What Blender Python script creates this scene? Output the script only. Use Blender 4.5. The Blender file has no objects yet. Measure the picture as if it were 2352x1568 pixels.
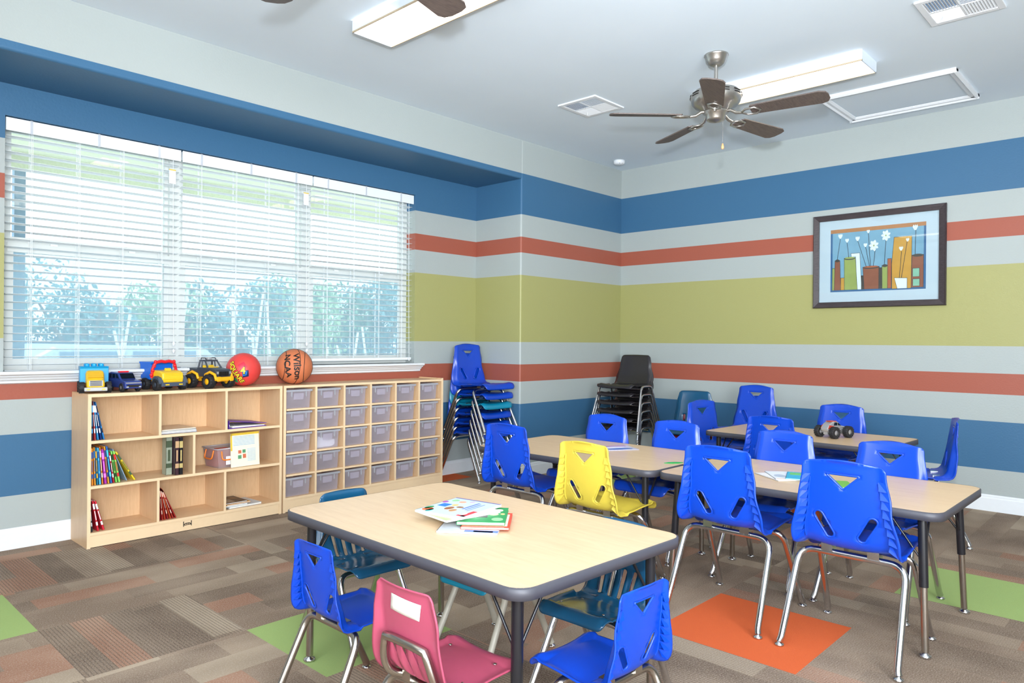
import bpy, math, random
from mathutils import Vector, Matrix
from mathutils.geometry import delaunay_2d_cdt
random.seed(7)
C = bpy.context.scene.collection
PI = math.pi
# ------------------------------------------------------------------ camera, world, lights, exposure
cam_d = bpy.data.cameras.new('camera'); cam = bpy.data.objects.new('camera', cam_d); C.objects.link(cam)
cam_d.sensor_width = 36.0; cam_d.lens = 1659.17 / 2352 * 36; cam_d.shift_y = -0.0003; cam_d.clip_start = 0.02
yaw, roll = .8159, .0084
F = Vector((math.sin(yaw), math.cos(yaw), 0)); R = Vector((math.cos(yaw), -math.sin(yaw), 0)); U = Vector((0, 0, 1))
r2 = math.cos(roll) * R + math.sin(roll) * U; u2 = -math.sin(roll) * R + math.cos(roll) * U
CAM = Vector((-5.7226, -3.9667, 1.1087))
mw = Matrix((r2, u2, -F)).transposed().to_4x4(); mw.translation = CAM
cam.matrix_world = mw
bpy.context.scene.camera = cam
sc = bpy.context.scene
sc.view_settings.view_transform = 'Standard'; sc.view_settings.look = 'None'
sc.view_settings.exposure = 0.20; sc.view_settings.gamma = 1.0; sc.view_settings.use_curve_mapping = False

world = bpy.data.worlds.new('world'); sc.world = world; world.use_nodes = True
wn = world.node_tree; bg = wn.nodes['Background']
bg.inputs[0].default_value = (.80, .91, 1.0, 1); bg.inputs[1].default_value = 2.6

def area(name, loc, target, size, power, col, sizey=None):
    d = bpy.data.lights.new(name, 'AREA'); d.energy = power; d.color = col; d.size = size
    if sizey: d.shape = 'RECTANGLE'; d.size_y = sizey
    o = bpy.data.objects.new(name, d); C.objects.link(o); o.location = loc
    o.rotation_euler = (Vector(target) - Vector(loc)).to_track_quat('-Z', 'Y').to_euler(); return o
# the photographer's flash just above the camera; three unseen area lights added behind it as fill
fl_ = area('camera_flash', (CAM.x - .05, CAM.y - .05, 1.40), (-1.4, -1.6, 2.6), .10, 46, (.86, .93, 1.0)); fl_.data.spread = math.radians(95)
area('ceiling_fill', (-6.9, -5.6, 1.0), (-6.6, -5.3, 2.74), 1.2, 215, (.93, .96, 1.0))  # added uplight behind the camera, brightens the ceiling
area('rear_fill', (-7.7, -3.3, 1.5), (-2.5, -2.0, .6), 2.4, 75, (.92, .96, 1.0), 1.8)  # added fill from behind the camera, no window is built there
area('side_fill', (-6.4, -6.7, 1.5), (-4.4, .5, 2.5), 2.2, 310, (.92, .96, 1.0), 1.8)  # added fill aimed at the alcove wall, no window is built there
sun = bpy.data.lights.new('sun', 'SUN'); sun.energy = 2.2; sun.angle = .02; sun.color = (1, .96, .88)
so = bpy.data.objects.new('sun', sun); C.objects.link(so); so.rotation_euler = (math.radians(52), 0, math.radians(-10))

# ------------------------------------------------------------------ materials
def lin(c):
    return tuple(((v / 255) / 12.92 if v / 255 <= .04045 else ((v / 255 + .055) / 1.055) ** 2.4) for v in c)
class NT:
    def __init__(s, name):
        s.m = bpy.data.materials.new(name); s.m.use_nodes = True; s.t = s.m.node_tree
        s.b = s.t.nodes['Principled BSDF']
    def n(s, typ, **kw):
        nd = s.t.nodes.new(typ)
        for k, v in kw.items(): setattr(nd, k, v)
        return nd
    def lk(s, a, b): s.t.links.new(a, b)
    def put(s, inp, v):
        if isinstance(v, bpy.types.NodeSocket): s.lk(v, inp)
        elif isinstance(v, tuple) and len(v) == 3 and inp.type == 'RGBA': inp.default_value = (*v, 1)
        else: inp.default_value = v
    def math(s, op, a, b=0.0, c=None):
        nd = s.n('ShaderNodeMath', operation=op); s.put(nd.inputs[0], a); s.put(nd.inputs[1], b)
        if c is not None: s.put(nd.inputs[2], c)
        return nd.outputs[0]
    def mix(s, f, a, b, blend='MIX'):
        nd = s.n('ShaderNodeMix', data_type='RGBA', blend_type=blend)
        s.put(nd.inputs[0], f); s.put(nd.inputs[6], a); s.put(nd.inputs[7], b); return nd.outputs[2]
    def pos(s, obj=False):
        if obj: return s.n('ShaderNodeTexCoord').outputs['Object']
        return s.n('ShaderNodeNewGeometry').outputs['Position']
    def sep(s, v):
        nd = s.n('ShaderNodeSeparateXYZ'); s.lk(v, nd.inputs[0]); return nd.outputs
    def comb(s, x, y, z=0.0):
        nd = s.n('ShaderNodeCombineXYZ'); s.put(nd.inputs[0], x); s.put(nd.inputs[1], y); s.put(nd.inputs[2], z); return nd.outputs[0]
    def noise(s, vec, scale, detail=2, rough=.5):
        nd = s.n('ShaderNodeTexNoise'); s.lk(vec, nd.inputs['Vector']); nd.inputs['Scale'].default_value = scale
        nd.inputs['Detail'].default_value = detail; nd.inputs['Roughness'].default_value = rough; return nd.outputs['Fac']
    def scalev(s, vec, sc_):
        nd = s.n('ShaderNodeMapping'); s.lk(vec, nd.inputs[0]); nd.inputs['Scale'].default_value = sc_; return nd.outputs[0]
    def ramp(s, f, stops, const=False):
        nd = s.n('ShaderNodeValToRGB'); cr = nd.color_ramp
        if const: cr.interpolation = 'CONSTANT'
        while len(cr.elements) < len(stops): cr.elements.new(.5)
        for e, (p, c) in zip(cr.elements, stops): e.position = p; e.color = (*c, 1)
        s.lk(f, nd.inputs[0]); return nd.outputs[0]
    def bump(s, h, strength=.2, dist=.002):
        nd = s.n('ShaderNodeBump'); nd.inputs['Strength'].default_value = strength; nd.inputs['Distance'].default_value = dist
        s.lk(h, nd.inputs['Height']); s.lk(nd.outputs[0], s.b.inputs['Normal'])
    def set(s, col=None, rough=.5, metal=0., spec=None):
        if col is not None: s.put(s.b.inputs['Base Color'], col)
        s.put(s.b.inputs['Roughness'], rough); s.b.inputs['Metallic'].default_value = metal
        if spec is not None: s.b.inputs['Specular IOR Level'].default_value = spec
        return s.m
_cache = {}
def mat(name, rgb, rough=.5, metal=0., var=.06, scale=40, bump=0., spec=None, coat=0.):
    """plain coloured surface with a little procedural mottling"""
    if name in _cache: return _cache[name]
    k = NT(name); c = lin(rgb); p = k.pos(True)
    nz = k.noise(p, scale, 3)
    col = k.mix(nz, tuple(v * (1 - var) for v in c), tuple(min(1, v * (1 + var)) for v in c))
    k.set(col, rough, metal, spec)
    if coat: k.b.inputs['Coat Weight'].default_value = coat; k.b.inputs['Coat Roughness'].default_value = .12
    if bump: k.bump(k.noise(p, scale * 6, 2), bump, .001)
    _cache[name] = k.m; return k.m
def wood(name, rgb, rgb2, axis='x', rough=.38, scale=7):
    k = NT(name); p = k.pos(True)
    sc_ = {'x': (1, 14, 14), 'y': (14, 1, 14), 'z': (14, 14, 1)}[axis]
    v = k.scalev(p, sc_); n1 = k.noise(v, scale, 5, .6); n2 = k.noise(k.scalev(p, tuple(a * 4 for a in sc_)), scale, 3)
    f = k.math('ADD', k.math('MULTIPLY', n1, .7), k.math('MULTIPLY', n2, .3))
    col = k.ramp(f, [(.32, lin(rgb2)), (.62, lin(rgb))]); k.set(col, rough); return k.m
WHITE, BLUE, TERRA, GREEN = (163, 171, 170), (58, 101, 136), (156, 85, 68), (158, 157, 102)
def stripes():
    k = NT('striped_wall_paint'); p = k.pos(); z = k.sep(p)[2]
    f = k.math('DIVIDE', z, 2.74)
    b = [(0, WHITE), (.276, BLUE), (.595, WHITE), (.776, TERRA), (.916, WHITE), (1.097, GREEN), (1.642, WHITE), (1.821, TERRA), (1.956, WHITE), (2.139, BLUE), (2.462, WHITE)]
    col = k.ramp(f, [(h / 2.74, lin(c)) for h, c in b], True)
    k.set(col, .42, spec=.35); k.bump(k.noise(p, 90, 2, .45), .35, .002); return k.m
M_WALL = stripes()
def ceil_mat():
    k = NT('ceiling_paint'); p = k.pos(); k.set(k.mix(k.noise(p, 3, 2), lin((213, 226, 236)), lin((218, 230, 240))), .8)
    k.bump(k.noise(p, 110, 2), .15, .001); return k.m
M_CEIL = ceil_mat()
def carpet(kind):
    k = NT('carpet_' + kind); p = k.pos(); X, Y, Z = k.sep(p)
    if kind == 'ribbed': a, b = Y, X
    else: a, b = X, Y
    row = k.math('FLOOR', k.math('DIVIDE', b, .1379 if kind == 'plush' else .1103))
    wn_ = k.n('ShaderNodeTexWhiteNoise', noise_dimensions='1D'); k.lk(row, wn_.inputs['W']); h = wn_.outputs[0]
    u = k.math('ADD', k.math('DIVIDE', a, .46 if kind == 'plush' else .5515), k.math('MULTIPLY', h, 9.0))
    cell = k.math('FLOOR', u)
    w2 = k.n('ShaderNodeTexWhiteNoise', noise_dimensions='2D'); k.lk(k.comb(cell, row), w2.inputs['Vector'])
    c1 = k.ramp(w2.outputs[0], [(0, lin((116, 94, 78))), (.2, lin((148, 124, 105))), (.42, lin((172, 150, 128))), (.58, lin((128, 106, 90))), (.74, lin((180, 120, 92))), (.9, lin((192, 172, 148)))], True)
    sm = k.noise(k.scalev(p, (2.2, 4.5, 1) if kind == 'plush' else (4.5, 2.2, 1)), 1.0, 2)
    c2 = k.mix(k.math('MULTIPLY', k.math('SUBTRACT', sm, .40), 3.4), tuple(v * .66 for v in lin((158, 138, 120))), lin((196, 176, 154)))
    col = k.mix(.45, c1, c2)
    fib = k.noise(p, 190, 4, .8)
    if kind == 'ribbed':
        rib = k.math('PINGPONG', k.math('ADD', X, k.math('MULTIPLY', Y, 0.0)), .0062)
        rb = k.math('GREATER_THAN', rib, .0042)
        rib2 = k.math('GREATER_THAN', k.math('PINGPONG', Y, .004), .0031)
        m = k.math('ADD', k.math('MULTIPLY', rb, .52), k.math('MULTIPLY', rib2, .14))
        col = k.mix(m, col, lin((84, 74, 66)))
    col = k.mix(k.math('MULTIPLY', k.math('SUBTRACT', fib, .47), 3.0), k.mix(.16, col, (0.01, 0.008, 0.006)), lin((190, 176, 160)))
    k.set(col, .95, spec=.1); k.bump(fib, .6, .004); return k.m
def flat_tile(name, rgb):
    k = NT(name); p = k.pos(); fib = k.noise(k.scalev(p, (1, 6, 1)), 130, 3, .6); c = lin(rgb)
    k.set(k.mix(fib, tuple(v * .84 for v in c), tuple(v * 1.14 for v in c)), .95, spec=.1); k.bump(fib, .5, .003); return k.m
M_PLUSH, M_RIB = carpet('plush'), carpet('ribbed')
M_TORANGE, M_TGREEN = flat_tile('orange_carpet_tile', (208, 98, 56)), flat_tile('green_carpet_tile', (156, 178, 112))
M_TRIM = mat('white_trim_paint', (222, 226, 230), .4, var=.02)
M_CAB = wood('maple_laminate', (226, 190, 148), (212, 174, 132), 'x')
M_CABV = wood('maple_laminate_vertical', (220, 186, 146), (208, 171, 130), 'z')
M_EDGE = mat('maple_edge_band', (228, 200, 162), .45, var=.03)
M_TOP = wood('maple_tabletop', (220, 190, 154), (210, 177, 140), 'y', rough=.36, scale=4)
M_BAND = mat('charcoal_edge_band', (66, 66, 74), .5, var=.05)
M_BLACK = mat('black_enamel', (24, 25, 30), .3, var=.05)
M_RUBBER = mat('black_rubber', (30, 30, 33), .65, bump=.3)
M_CHROME = mat('chrome_tube', (205, 205, 208), .16, 1., var=.04)
M_STEEL = mat('worn_steel_tube', (178, 172, 164), .27, 1., var=.08)
M_GREYLEG = mat('painted_grey_tube', (176, 172, 158), .4, var=.06)
M_BLINDS = mat('white_blind_vinyl', (226, 232, 236), .45, var=.02)
M_VINYL = mat('window_vinyl', (206, 210, 208), .5, var=.03)
M_NICKEL = mat('brushed_nickel', (176, 172, 166), .3, .9, var=.06)
M_FANWOOD = wood('walnut_fan_blade', (98, 86, 80), (72, 62, 59), 'x', rough=.5, scale=9)
M_FIXT = mat('white_fixture_enamel', (214, 224, 236), .4, var=.02)
def emis(name, rgb, st, tex=True):
    k = NT(name); k.set((.8, .8, .8), .5); p = k.pos(True)
    e = k.mix(k.noise(k.scalev(p, (22, .6, 1)), 1.0, 1), tuple(v * .82 for v in lin(rgb)), lin(rgb)) if tex else lin(rgb)
    k.put(k.b.inputs['Emission Color'], e); k.b.inputs['Emission Strength'].default_value = st; return k.m
M_LAMP = emis('lit_prismatic_diffuser', (255, 240, 216), 6.0)
def glass():
    k = NT('window_glass'); k.t.nodes.remove(k.b); o = k.t.nodes['Material Output']
    tr = k.n('ShaderNodeBsdfTransparent'); tr.inputs[0].default_value = (.93, .97, .97, 1); gl = k.n('ShaderNodeBsdfGlossy'); gl.inputs['Roughness'].default_value = .02
    mx = k.n('ShaderNodeMixShader'); mx.inputs[0].default_value = .03
    k.lk(tr.outputs[0], mx.inputs[1]); k.lk(gl.outputs[0], mx.inputs[2]); k.lk(mx.outputs[0], o.inputs[0]); return k.m
M_GLASS = glass()
def veil(name, rgb, f, gloss=0.0, rough=.2):
    """partly see-through sheet: diffuse/translucent mixed with transparent"""
    k = NT(name); k.t.nodes.remove(k.b); o = k.t.nodes['Material Output']; p = k.pos(True)
    tr = k.n('ShaderNodeBsdfTransparent'); df = k.n('ShaderNodeBsdfDiffuse'); tl = k.n('ShaderNodeBsdfTranslucent')
    cc = k.mix(k.noise(p, 30, 2), tuple(v * .94 for v in lin(rgb)), lin(rgb))
    k.lk(cc, df.inputs[0]); k.lk(cc, tl.inputs[0])
    a = k.n('ShaderNodeMixShader'); a.inputs[0].default_value = .5; k.lk(df.outputs[0], a.inputs[1]); k.lk(tl.outputs[0], a.inputs[2])
    b = k.n('ShaderNodeMixShader'); b.inputs[0].default_value = f; k.lk(tr.outputs[0], b.inputs[1]); k.lk(a.outputs[0], b.inputs[2]); out = b
    if gloss:
        g = k.n('ShaderNodeBsdfGlossy'); g.inputs['Roughness'].default_value = rough
        c = k.n('ShaderNodeMixShader'); c.inputs[0].default_value = gloss; k.lk(b.outputs[0], c.inputs[1]); k.lk(g.outputs[0], c.inputs[2]); out = c
    k.lk(out.outputs[0], o.inputs[0]); return k.m
M_SCREEN = veil('insect_screen_mesh', (186, 208, 224), .40)
M_TRAY = veil('frosted_clear_plastic', (226, 220, 234), .56, .05, .25)
M_TRAYLIP = veil('clear_plastic_lip', (226, 230, 238), .62, .08, .2)
M_BIN = veil('clear_bin_plastic', (214, 206, 210), .40, .06, .15)

# ------------------------------------------------------------------ mesh helpers
class MB:
    def __init__(s): s.v = []; s.f = []; s.mi = []; s.sm = []; s.T = Matrix.Identity(4); s.mat = 0
    def at(s, loc=(0, 0, 0), rz=0, rx=0, ry=0, sc=(1, 1, 1)):
        s.T = Matrix.Translation(loc) @ Matrix.Rotation(rz, 4, 'Z') @ Matrix.Rotation(ry, 4, 'Y') @ Matrix.Rotation(rx, 4, 'X') @ Matrix.Diagonal((*sc, 1)); return s
    def m(s, i): s.mat = i; return s
    def add(s, vs, fs, smooth=False):
        o = len(s.v); s.v += [tuple(s.T @ Vector(v)) for v in vs]
        s.f += [tuple(i + o for i in f) for f in fs]; s.mi += [s.mat] * len(fs)
        s.sm += (smooth if isinstance(smooth, list) else [smooth] * len(fs)); return s
    def box(s, x0, x1, y0, y1, z0, z1):
        return s.add([(x0, y0, z0), (x1, y0, z0), (x1, y1, z0), (x0, y1, z0), (x0, y0, z1), (x1, y0, z1), (x1, y1, z1), (x0, y1, z1)],
                     [(0, 3, 2, 1), (4, 5, 6, 7), (0, 1, 5, 4), (1, 2, 6, 5), (2, 3, 7, 6), (3, 0, 4, 7)])
    def prism(s, pts, h0, h1, axis='z', smooth=False):
        """outline pts (a,b) extruded: axis z -> (a,b,h); x -> (h,a,b); y -> (a,h,b)"""
        n = len(pts); mp = {'z': lambda a, b, h: (a, b, h), 'x': lambda a, b, h: (h, a, b), 'y': lambda a, b, h: (a, h, b)}[axis]
        area_ = sum(pts[i][0] * pts[(i + 1) % n][1] - pts[(i + 1) % n][0] * pts[i][1] for i in range(n))
        if (area_ < 0) != (axis == 'y'): pts = pts[::-1]
        vs = [mp(a, b, h0) for a, b in pts] + [mp(a, b, h1) for a, b in pts]
        fs = [tuple(range(n))[::-1], tuple(range(n, 2 * n))] + [(i, (i + 1) % n, n + (i + 1) % n, n + i) for i in range(n)]
        return s.add(vs, fs, [False, False] + [smooth] * n)
    def lathe(s, prof, seg=20, smooth=True):
        """prof [(r,z)...] about local z"""
        vs = []; fs = []; n = len(prof)
        for i in range(seg):
            a = 2 * PI * i / seg; vs += [(r * math.cos(a), r * math.sin(a), z) for r, z in prof]
        for i in range(seg):
            j = (i + 1) % seg
            for k in range(n - 1): fs.append((i * n + k, j * n + k, j * n + k + 1, i * n + k + 1))
        s.add(vs, fs, smooth)
        for k, flip in ((0, True), (n - 1, False)):
            if prof[k][0] > 1e-5:
                ring = [vs[i * n + k] for i in range(seg)]; s.add(ring, [tuple(range(seg))[::-1] if flip else tuple(range(seg))])
        return s
    def cyl(s, p0, p1, r, seg=12, r1=None): return s.tube([p0, p1], r, seg, r1=r1)
    def tube(s, pts, r, seg=10, closed=False, r1=None, caps=True):
        pts = [Vector(p) for p in pts]; n = len(pts); rings = []
        prev = None
        for i, p in enumerate(pts):
            a = pts[(i - 1) % n] if (closed or i > 0) else p; b = pts[(i + 1) % n] if (closed or i < n - 1) else p
            t = (b - a).normalized()
            if prev is None:
                w = Vector((0, 0, 1)) if abs(t.z) < .9 else Vector((1, 0, 0)); nrm = t.cross(w).normalized()
            else: nrm = (prev - t * prev.dot(t)).normalized()
            prev = nrm; bn = t.cross(nrm); rr = r if r1 is None else r + (r1 - r) * i / (n - 1)
            rings.append([tuple(p + rr * (math.cos(2 * PI * k / seg) * nrm + math.sin(2 * PI * k / seg) * bn)) for k in range(seg)])
        vs = [v for rg in rings for v in rg]; fs = []
        for i in range(n if closed else n - 1):
            j = (i + 1) % n
            for k in range(seg): k2 = (k + 1) % seg; fs.append((i * seg + k, i * seg + k2, j * seg + k2, j * seg + k))
        s.add(vs, fs, True)
        if not closed and caps: s.add(rings[0], [tuple(range(seg))[::-1]]); s.add(rings[-1], [tuple(range(seg))])
        return s
    def sphere(s, c, r, seg=24, rings=14, sc=(1, 1, 1)):
        vs = []; fs = []
        for i in range(rings + 1):
            th = PI * i / rings
            for j in range(seg):
                ph = 2 * PI * j / seg; vs.append((c[0] + r * sc[0] * math.sin(th) * math.cos(ph), c[1] + r * sc[1] * math.sin(th) * math.sin(ph), c[2] + r * sc[2] * math.cos(th)))
        for i in range(rings):
            for j in range(seg): k = (j + 1) % seg; fs.append((i * seg + j, (i + 1) * seg + j, (i + 1) * seg + k, i * seg + k))
        return s.add(vs, fs, True)
def rrect(w, h, r, seg=5, cx=0, cy=0):
    pts = []
    for (sx, sy, a0) in ((1, 1, 0), (-1, 1, 90), (-1, -1, 180), (1, -1, 270)):
        for k in range(seg + 1):
            a = math.radians(a0 + 90 * k / seg); pts.append((cx + sx * (w / 2 - r) + r * math.cos(a), cy + sy * (h / 2 - r) + r * math.sin(a)))
    return pts
def fillet(pts, r, seg=6):
    pts = [Vector(p) for p in pts]; out = [pts[0]]
    for i in range(1, len(pts) - 1):
        a, p, b = pts[i - 1], pts[i], pts[i + 1]; d1 = (a - p); d2 = (b - p); q = min(r, d1.length * .48, d2.length * .48)
        s0 = p + d1.normalized() * q; s1 = p + d2.normalized() * q
        for k in range(seg + 1): t = k / seg; out.append((1 - t) ** 2 * s0 + 2 * t * (1 - t) * p + t * t * s1)
    out.append(pts[-1]); return out
def crom(pts, n):
    P = [Vector(p) for p in pts]; P = [P[0] * 2 - P[1]] + P + [P[-1] * 2 - P[-2]]; out = []
    m_ = len(P) - 3
    for i in range(n + 1):
        t = i / n * m_; k = min(int(t), m_ - 1); t -= k; a, b, c, d = P[k:k + 4]
        out.append(.5 * ((2 * b) + (c - a) * t + (2 * a - 5 * b + 4 * c - d) * t * t + (3 * b - a - 3 * c + d) * t ** 3))
    return out
def obj(name, mb, mats, parent=None, loc=(0, 0, 0), rot=(0, 0, 0), bevel=0, solid=0, **tags):
    me = bpy.data.meshes.new(name); me.from_pydata(mb.v, [], mb.f)
    if not isinstance(mats, (list, tuple)): mats = [mats]
    for m_ in mats: me.materials.append(m_)
    me.polygons.foreach_set('material_index', mb.mi); me.polygons.foreach_set('use_smooth', mb.sm); me.update()
    o = bpy.data.objects.new(name, me); C.objects.link(o); o.location = loc; o.rotation_euler = rot
    if parent: o.parent = parent
    if solid: md = o.modifiers.new('thickness', 'SOLIDIFY'); md.thickness = solid; md.offset = 0
    if bevel: md = o.modifiers.new('bevel', 'BEVEL'); md.width = bevel; md.segments = 2; md.limit_method = 'ANGLE'
    for k, v in tags.items(): o[{'cat': 'category'}.get(k, k)] = v
    return o
def thing(name, label, cat, loc=(0, 0, 0), rz=0, group=None, scale=1):
    o = bpy.data.objects.new(name, None); C.objects.link(o); o.location = loc; o.rotation_euler = (0, 0, rz); o.scale = (scale,) * 3
    o.empty_display_size = .05; o['label'] = label; o['category'] = cat
    if group: o['group'] = group
    return o
def dup(root, loc, rz, label, group=None, rot=None):
    def cp(o, par):
        c = o.copy(); C.objects.link(c)
        if par is not None: c.parent = par
        for ch in o.children: cp(ch, c)
        return c
    r = cp(root, None); r.location = loc; r.rotation_euler = rot or (0, 0, rz); r['label'] = label
    if group: r['group'] = group
    return r
def struct(name, mb, mats, bevel=0): return obj(name, mb, mats, bevel=bevel, kind='structure')
def text_mesh(s, size, depth=.001, bold=0.0):
    cu = bpy.data.curves.new('t', 'FONT'); cu.body = s; cu.size = size; cu.extrude = depth; cu.offset = bold; cu.align_x = 'CENTER'; cu.align_y = 'CENTER'
    o = bpy.data.objects.new('t', cu); C.objects.link(o); dg = bpy.context.evaluated_depsgraph_get()
    me = bpy.data.meshes.new_from_object(o.evaluated_get(dg)); bpy.data.objects.remove(o)
    return [tuple(v.co) for v in me.vertices], [tuple(p.vertices) for p in me.polygons]

# ------------------------------------------------------------------ the room
H = 2.74; D = .527; XA = -1.408; XL = -8.0; YN = -7.0
WX0, WX1, WZ0, WZ1 = -4.80, -2.077, .93, 2.262
# floor of carpet tiles
p_ = .5515; X0, Y0 = -2.75, -3.006
special = {(-1, 0): 2, (-3, 2): 3, (1, -1): 3, (-5, 4): 3, (1, 6): 2, (-7, 6): 2, (3, 1): 2, (3, 4): 3}
ribbed = {(-4, 3), (-5, 5), (-4, 5), (-1, -1), (-2, 0), (0, -1), (0, 0), (-3, 5), (2, -1), (-2, -1), (0, 3), (-1, 2), (1, 1), (-6, 3), (-2, 4), (2, 2), (0, 5), (-3, 1), (-5, 2)}
fl = MB()
i0, i1, j0, j1 = -10, 6, -8, 8
for i in range(i0, i1):
    for j in range(j0, j1):
        a, b = max(X0 + i * p_, XL), min(X0 + (i + 1) * p_, 0.0); c, d = max(Y0 + j * p_, YN), min(Y0 + (j + 1) * p_, D)
        if a >= b or c >= d: continue
        fl.m(special.get((i, j), 1 if (i, j) in ribbed else 0)).add([(a, c, 0), (b, c, 0), (b, d, 0), (a, d, 0)], [(0, 1, 2, 3)])
fl.m(0).box(XL, .2, YN, .75, -.12, -.002)
struct('floor', fl, [M_PLUSH, M_RIB, M_TORANGE, M_TGREEN])
struct('ceiling', MB().box(XL, .2, YN, .75, H, H + .1), M_CEIL)
struct('wall_right', MB().box(0, .15, YN, .75, 0, H), M_WALL)
def arc(cx, cy, r, a0, a1, n=5): return [(cx + r * math.cos(math.radians(a0 + (a1 - a0) * k / n)), cy + r * math.sin(math.radians(a0 + (a1 - a0) * k / n))) for k in range(n + 1)]
rb = .014
struct('wall_left', MB().prism([(0, 0), (0, .72), (XA, .72)] + arc(XA + rb, rb, rb, 180, 270) + [], 0, H, 'z'), M_WALL)
wb = MB()
wb.box(XL, WX0, D, .70, 0, 2.45).box(WX1, XA + .02, D, .70, 0, 2.45).box(WX0, WX1, D, .70, 0, WZ0).box(WX0, WX1, D, .70, WZ1, 2.45)
struct('wall_alcove', wb, M_WALL)
struct('wall_header', MB().prism([(0, H), (0, 2.427 + rb)] + arc(rb, 2.427 + rb, rb, 180, 270)[1:] + [(.72, 2.427), (.72, H)], XL, XA, 'x'), M_WALL)
struct('wall_rear', MB().box(XL - .15, XL, YN, .75, 0, H), M_WALL)
struct('wall_near', MB().box(XL, .15, YN - .15, YN, 0, H), M_WALL)
# baseboards
bp = [(0, 0), (.014, 0), (.014, .085), (.010, .092), (.010, .100), (.004, .109), (0, .109)]
struct('baseboard_right', MB().prism([(-a, b) for a, b in bp], YN, 0, 'y'), M_TRIM)
struct('baseboard_left', MB().prism([(-a, b) for a, b in bp], XA - .014, 0, 'x'), M_TRIM)
struct('baseboard_alcove', MB().prism([(D - a, b) for a, b in bp], XL, XA, 'x'), M_TRIM)
struct('baseboard_return', MB().prism([(XA - a, b) for a, b in bp], -.014, D, 'y'), M_TRIM)
# window sill and apron
sp = [(.70, .93), (.455, .93), (.450, .924), (.452, .915), (.468, .908), (.474, .90), (.486, .897), (.494, .885), (.505, .879), (.508, .868), (D + .0, .862), (D + .0, .895), (.70, .895)]
struct('trim_1', MB().prism(sp, WX0 - .045, WX1 + .045, 'x'), M_TRIM)
# windows: three single-hung units
ww = (WX1 - WX0) / 3
for i in range(3):
    a = WX0 + i * ww; b = a + ww; m_ = MB(); e = .022; y0, y1 = .635, .695
    # outer frame
    m_.box(a, a + e + .012, y0, y1, WZ0, WZ1).box(b - e - .012, b, y0, y1, WZ0, WZ1).box(a + e + .012, b - e - .012, y0, y1, WZ1 - .03, WZ1).box(a + e + .012, b - e - .012, y0, y1, WZ0, WZ0 + .03)
    w = struct('window_%d' % (i + 1), m_, M_VINYL)
    zr = 1.615
    s1 = MB(); q0, q1 = a + .034, b - .034
    s1.box(q0, q0 + .022, .663, .685, zr + .034, WZ1 - .052).box(q1 - .022, q1, .663, .685, zr + .034, WZ1 - .052).box(q0, q1, .663, .685, WZ1 - .052, WZ1 - .03).box(q0, q1, .663, .69, zr + .001, zr + .034)
    obj('upper_sash', s1, M_VINYL, w)
    s2 = MB(); s2.box(q0, q0 + .03, .638, .662, WZ0 + .062, zr - .05).box(q1 - .03, q1, .638, .662, WZ0 + .062, zr - .05).box(q0, q1, .638, .662, WZ0 + .03, WZ0 + .062).box(q0, q1, .632, .662, zr - .05, zr)
    obj('lower_sash', s2, M_VINYL, w)
    for qx in (q0 + .2, q1 - .235): obj('sash_lock', MB().box(qx, qx + .035, .628, .64, zr - .004, zr + .008), M_TRIM, w)
    obj('glass_pane', MB().box(q0 + .02, q1 - .02, .668, .672, zr + .02, WZ1 - .045), M_GLASS, w)
    obj('glass_pane', MB().box(q0 + .02, q1 - .02, .648, .651, WZ0 + .05, zr - .03), M_GLASS, w)
    obj('insect_screen', MB().box(q0, q1, .676, .678, WZ0 + .03, zr), M_SCREEN, w)

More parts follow.
